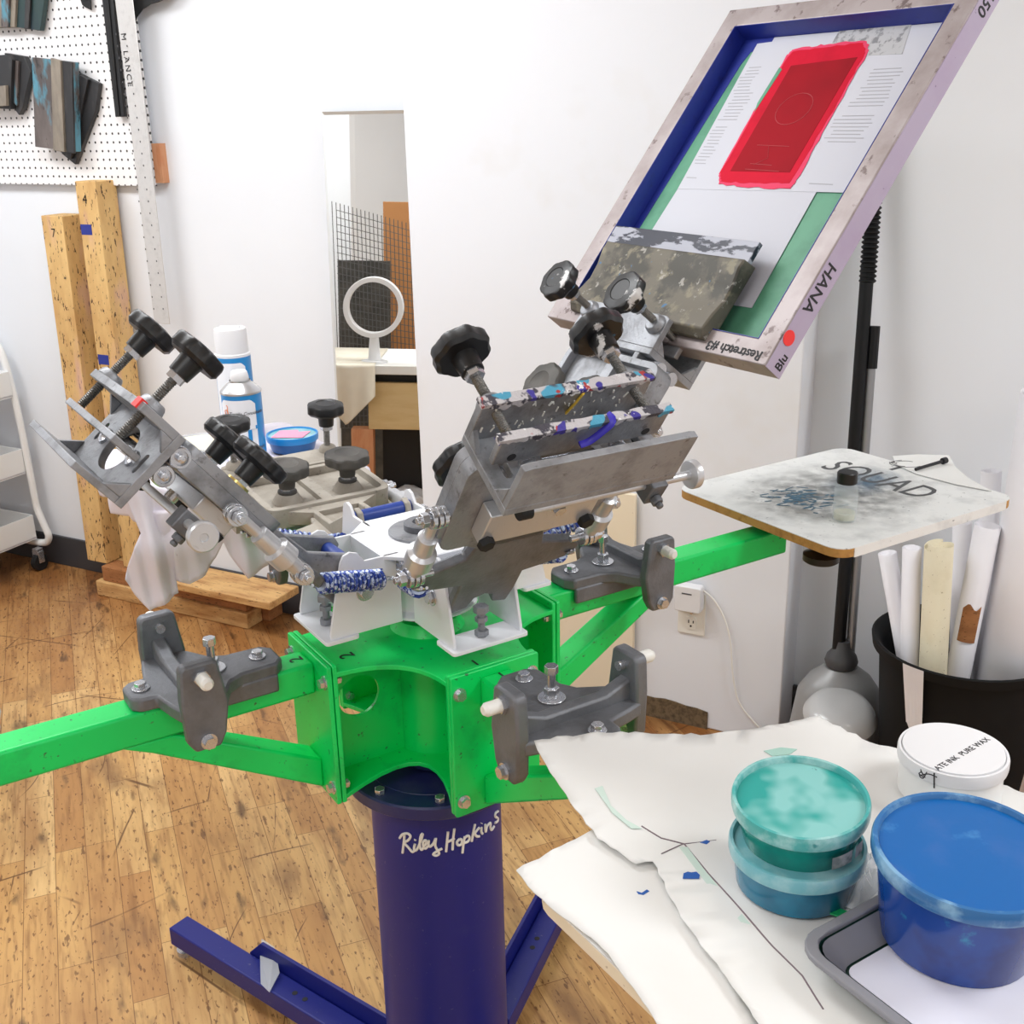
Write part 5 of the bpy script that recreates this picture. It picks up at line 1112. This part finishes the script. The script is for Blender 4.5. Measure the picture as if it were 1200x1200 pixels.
def roll(label, top, bot, r, m, dd=0, inner=True, group=None, lower=None, rag=False):
    """top and bot given in photo pixels; both on a vertical plane through the bin at depth offset dd"""
    pc = bc+V((0, dd, 0)); n = V((pc.x, pc.y, 0)).normalized()
    a = PP(bot[0], bot[1], pc, n); b = PP(top[0], top[1], pc, n); d = b-a; a2 = a-d*((a.z-.05)/d.z) if d.z else a
    if hypot(a2.x-bc.x, a2.y-bc.y) > .13:
        k = V((a2.x-bc.x, a2.y-bc.y, 0)).normalized()*.11; a2 = V((bc.x+k.x, bc.y+k.y, .05))
    t = thing('paper_roll', label, 'paper roll', Matrix.Translation(a2), group); d = b-a2; L = d.length; q = V((0, 0, 1)).rotation_difference(d).to_matrix().to_4x4()
    global LASTD; LASTD = d.copy()
    # spiral sheet
    vs = []; fs = []; n_ = 72; turns = 2.6; 
    for i in range(n_+1):
        s = i/n_; ang = 2*pi*turns*s+1; rr = r*(1-.30*s) if i else r
        e_ = .006*sin(ang*1.3) if rag else 0
        vs += [q @ V((rr*cos(ang), rr*sin(ang), 0)), q @ V((rr*cos(ang), rr*sin(ang), L+e_))]
    for i in range(n_): fs.append((2*i, 2*i+2, 2*i+3, 2*i+1))
    g = MB(); g.add(vs, fs); o = g.build('rolled_sheet', m, t, smooth=60); sm = o.modifiers.new('s', 'SOLIDIFY'); sm.thickness = .0014
    return t
roll('slim white paper roll at the left of the bin', (1040, 648), (1062, 772), .024, M_['paper2'], -.02)
roll('straight slim paper roll between the leftmost roll and the cream one', (1069, 642), (1066, 772), .024, M_['paper2'], -.06)
roll('cream coloured paper roll with spiral end showing', (1101, 640), (1094, 780), .036, M_['kraft'], -.08, rag=True)
r4 = roll('white paper roll leaning right of the cream roll with a brown patch', (1158, 616), (1124, 785), .032, M_['paper2'], -.05)
P4D = LASTD
roll('pale paper roll standing behind the cream one', (1128, 612), (1124, 760), .024, M_['paper2'], .05)
roll('thick tall white paper roll at the right edge of the bin', (1240, 462), (1192, 800), .082, M_['paper2'], -.02)
roll('mid sized white roll behind the thick tall one', (1162, 552), (1152, 760), .026, M_['paper2'], .10)
g = MB(); dz_ = BZ+.03
for i in range(8):
    a, b = -2.6+i*.16, -2.6+(i+1)*.16; g.add([(.0338*cos(a), .0338*sin(a), dz_-.05), (.0338*cos(b), .0338*sin(b), dz_-.05), (.0338*cos(b), .0338*sin(b), dz_+.045+.008*sin(i)), (.0338*cos(a), .0338*sin(a), dz_+.045+.008*sin(i-1))], [(0, 1, 2, 3)])
tp4 = V((0, 0, 1)).rotation_difference(P4D).to_matrix().to_4x4(); g.v = [tp4 @ v for v in g.v]; tag(g.build('brown_patch', M_['woodr'], r4, smooth=60), 'brown patch')
# ------------------------------------------------------------------ white utility cart at the left edge
kc = wl(P(52, 642, -.06)); cxr, cyb = kc[0]-.055, BACK-.06
ck = thing('utility_cart', 'white tubular utility cart at the left edge by the wall', 'cart', RM @ T(cxr, cyb, FZ))
WC, LC = .42, .70
for yy in (0, -LC):
    g = MB(); g.tube([(0, yy, .30), (-.012, yy, .62), (-.03, yy, .80), (-.055, yy, .92), (-.10, yy, .965), (-.16, yy, .975), (-.26, yy, .975), (-.32, yy, .965), (-.365, yy, .92), (-.39, yy, .80), (-.408, yy, .62), (-.42, yy, .30)], .0145, 12, smooth=5); fr_ = g.build('end_frame', M_['cart'], ck)
    g = MB(); g.tube([(0, yy, .305), (.004, yy, .26), (.03, yy, .19), (.045, yy, .15), (.030, yy, .12), (-.01, yy, .110), (-.06, yy, .108), (-.36, yy, .108), (-.41, yy, .11), (-.45, yy, .12), (-.465, yy, .15), (-.45, yy, .19), (-.424, yy, .26), (-.42, yy, .305)], .0145, 12, smooth=5); g.build('lower_rail', M_['cart'], fr_)
for zz in (.135, .42, .74):
    g = MB(); g.box((-WC/2, -LC/2, zz+.004), (WC-.02, LC-.03, .006)); s = g.build('shelf', M_['cartg'], ck)
    g = MB(); y0, y1 = -LC+.016, -.016
    for xx in (-.012, -WC+.012): g.box((xx, (y0+y1)/2, zz+.050), (.004, y1-y0, .105))
    for yy in (y0, y1): g.box((-WC/2, yy, zz+.050), (WC-.024, .004, .105))
    g.build('shelf_rim', M_['cart'], s, .001)
for xx, yy in ((0, -.03), (-WC, -.03), (0, -LC+.03), (-WC, -LC+.03)):
    g = MB(); g.box((xx, yy, .084), (.03, .03, .026)); g.box((xx-.017, yy, .06), (.003, .028, .05)); g.box((xx+.017, yy, .06), (.003, .028, .05)); cs_ = g.build('caster', M_['steel'], ck, .001)
    g = MB(); g.cyl((xx-.012, yy, .036), (xx+.012, yy, .036), .036, seg=28); g.build('wheel', M_['rubber'], cs_, .002)
o = MB().box((0, 0, .03), (.16, .14, .06)).build('wood_offcut', M_['ply'], None, .003, M=RM @ T(cxr-.16, cyb-.32, .135+.0075)); tag(o, 'pale wood offcut on the bottom shelf of the cart', 'wood offcut')
# ------------------------------------------------------------------ loose tape on the press leg
pl0 = P(318, 1130, -.09); tp_ = MB(); bm = bmesh.new()
p = [P(307, 1102, -.085), P(322, 1112, -.075), P(328, 1142, -.085), P(316, 1165, -.092), P(306, 1155, -.092), P(305, 1120, -.088)]
o0_ = sum(p, V())/6; vs = [bm.verts.new(v-o0_+V((0, 0, .004))) for v in p]; f = bm.faces.new(vs); me = bpy.data.meshes.new('clear_tape'); bm.to_mesh(me); bm.free(); me.materials.append(M_['film'])
o = bpy.data.objects.new('clear_tape', me); COL.objects.link(o); o.location = o0_; sm = o.modifiers.new('s', 'SOLIDIFY'); sm.thickness = .001; tag(o, 'strip of cloudy clear tape stuck on the navy press leg', 'tape strip')
# ------------------------------------------------------------------ world and view
w = bpy.data.worlds.new('world'); SC.world = w; w.use_nodes = True; w.node_tree.nodes['Background'].inputs[0].default_value = (.84, .92, 1, 1); w.node_tree.nodes['Background'].inputs[1].default_value = 1.0
SC.view_settings.view_transform = 'Standard'; SC.view_settings.look = 'None'; SC.view_settings.exposure = -.40; SC.view_settings.gamma = 1
SC.view_settings.use_curve_mapping = False
SC.cycles.max_bounces = 8; SC.cycles.transparent_max_bounces = 16
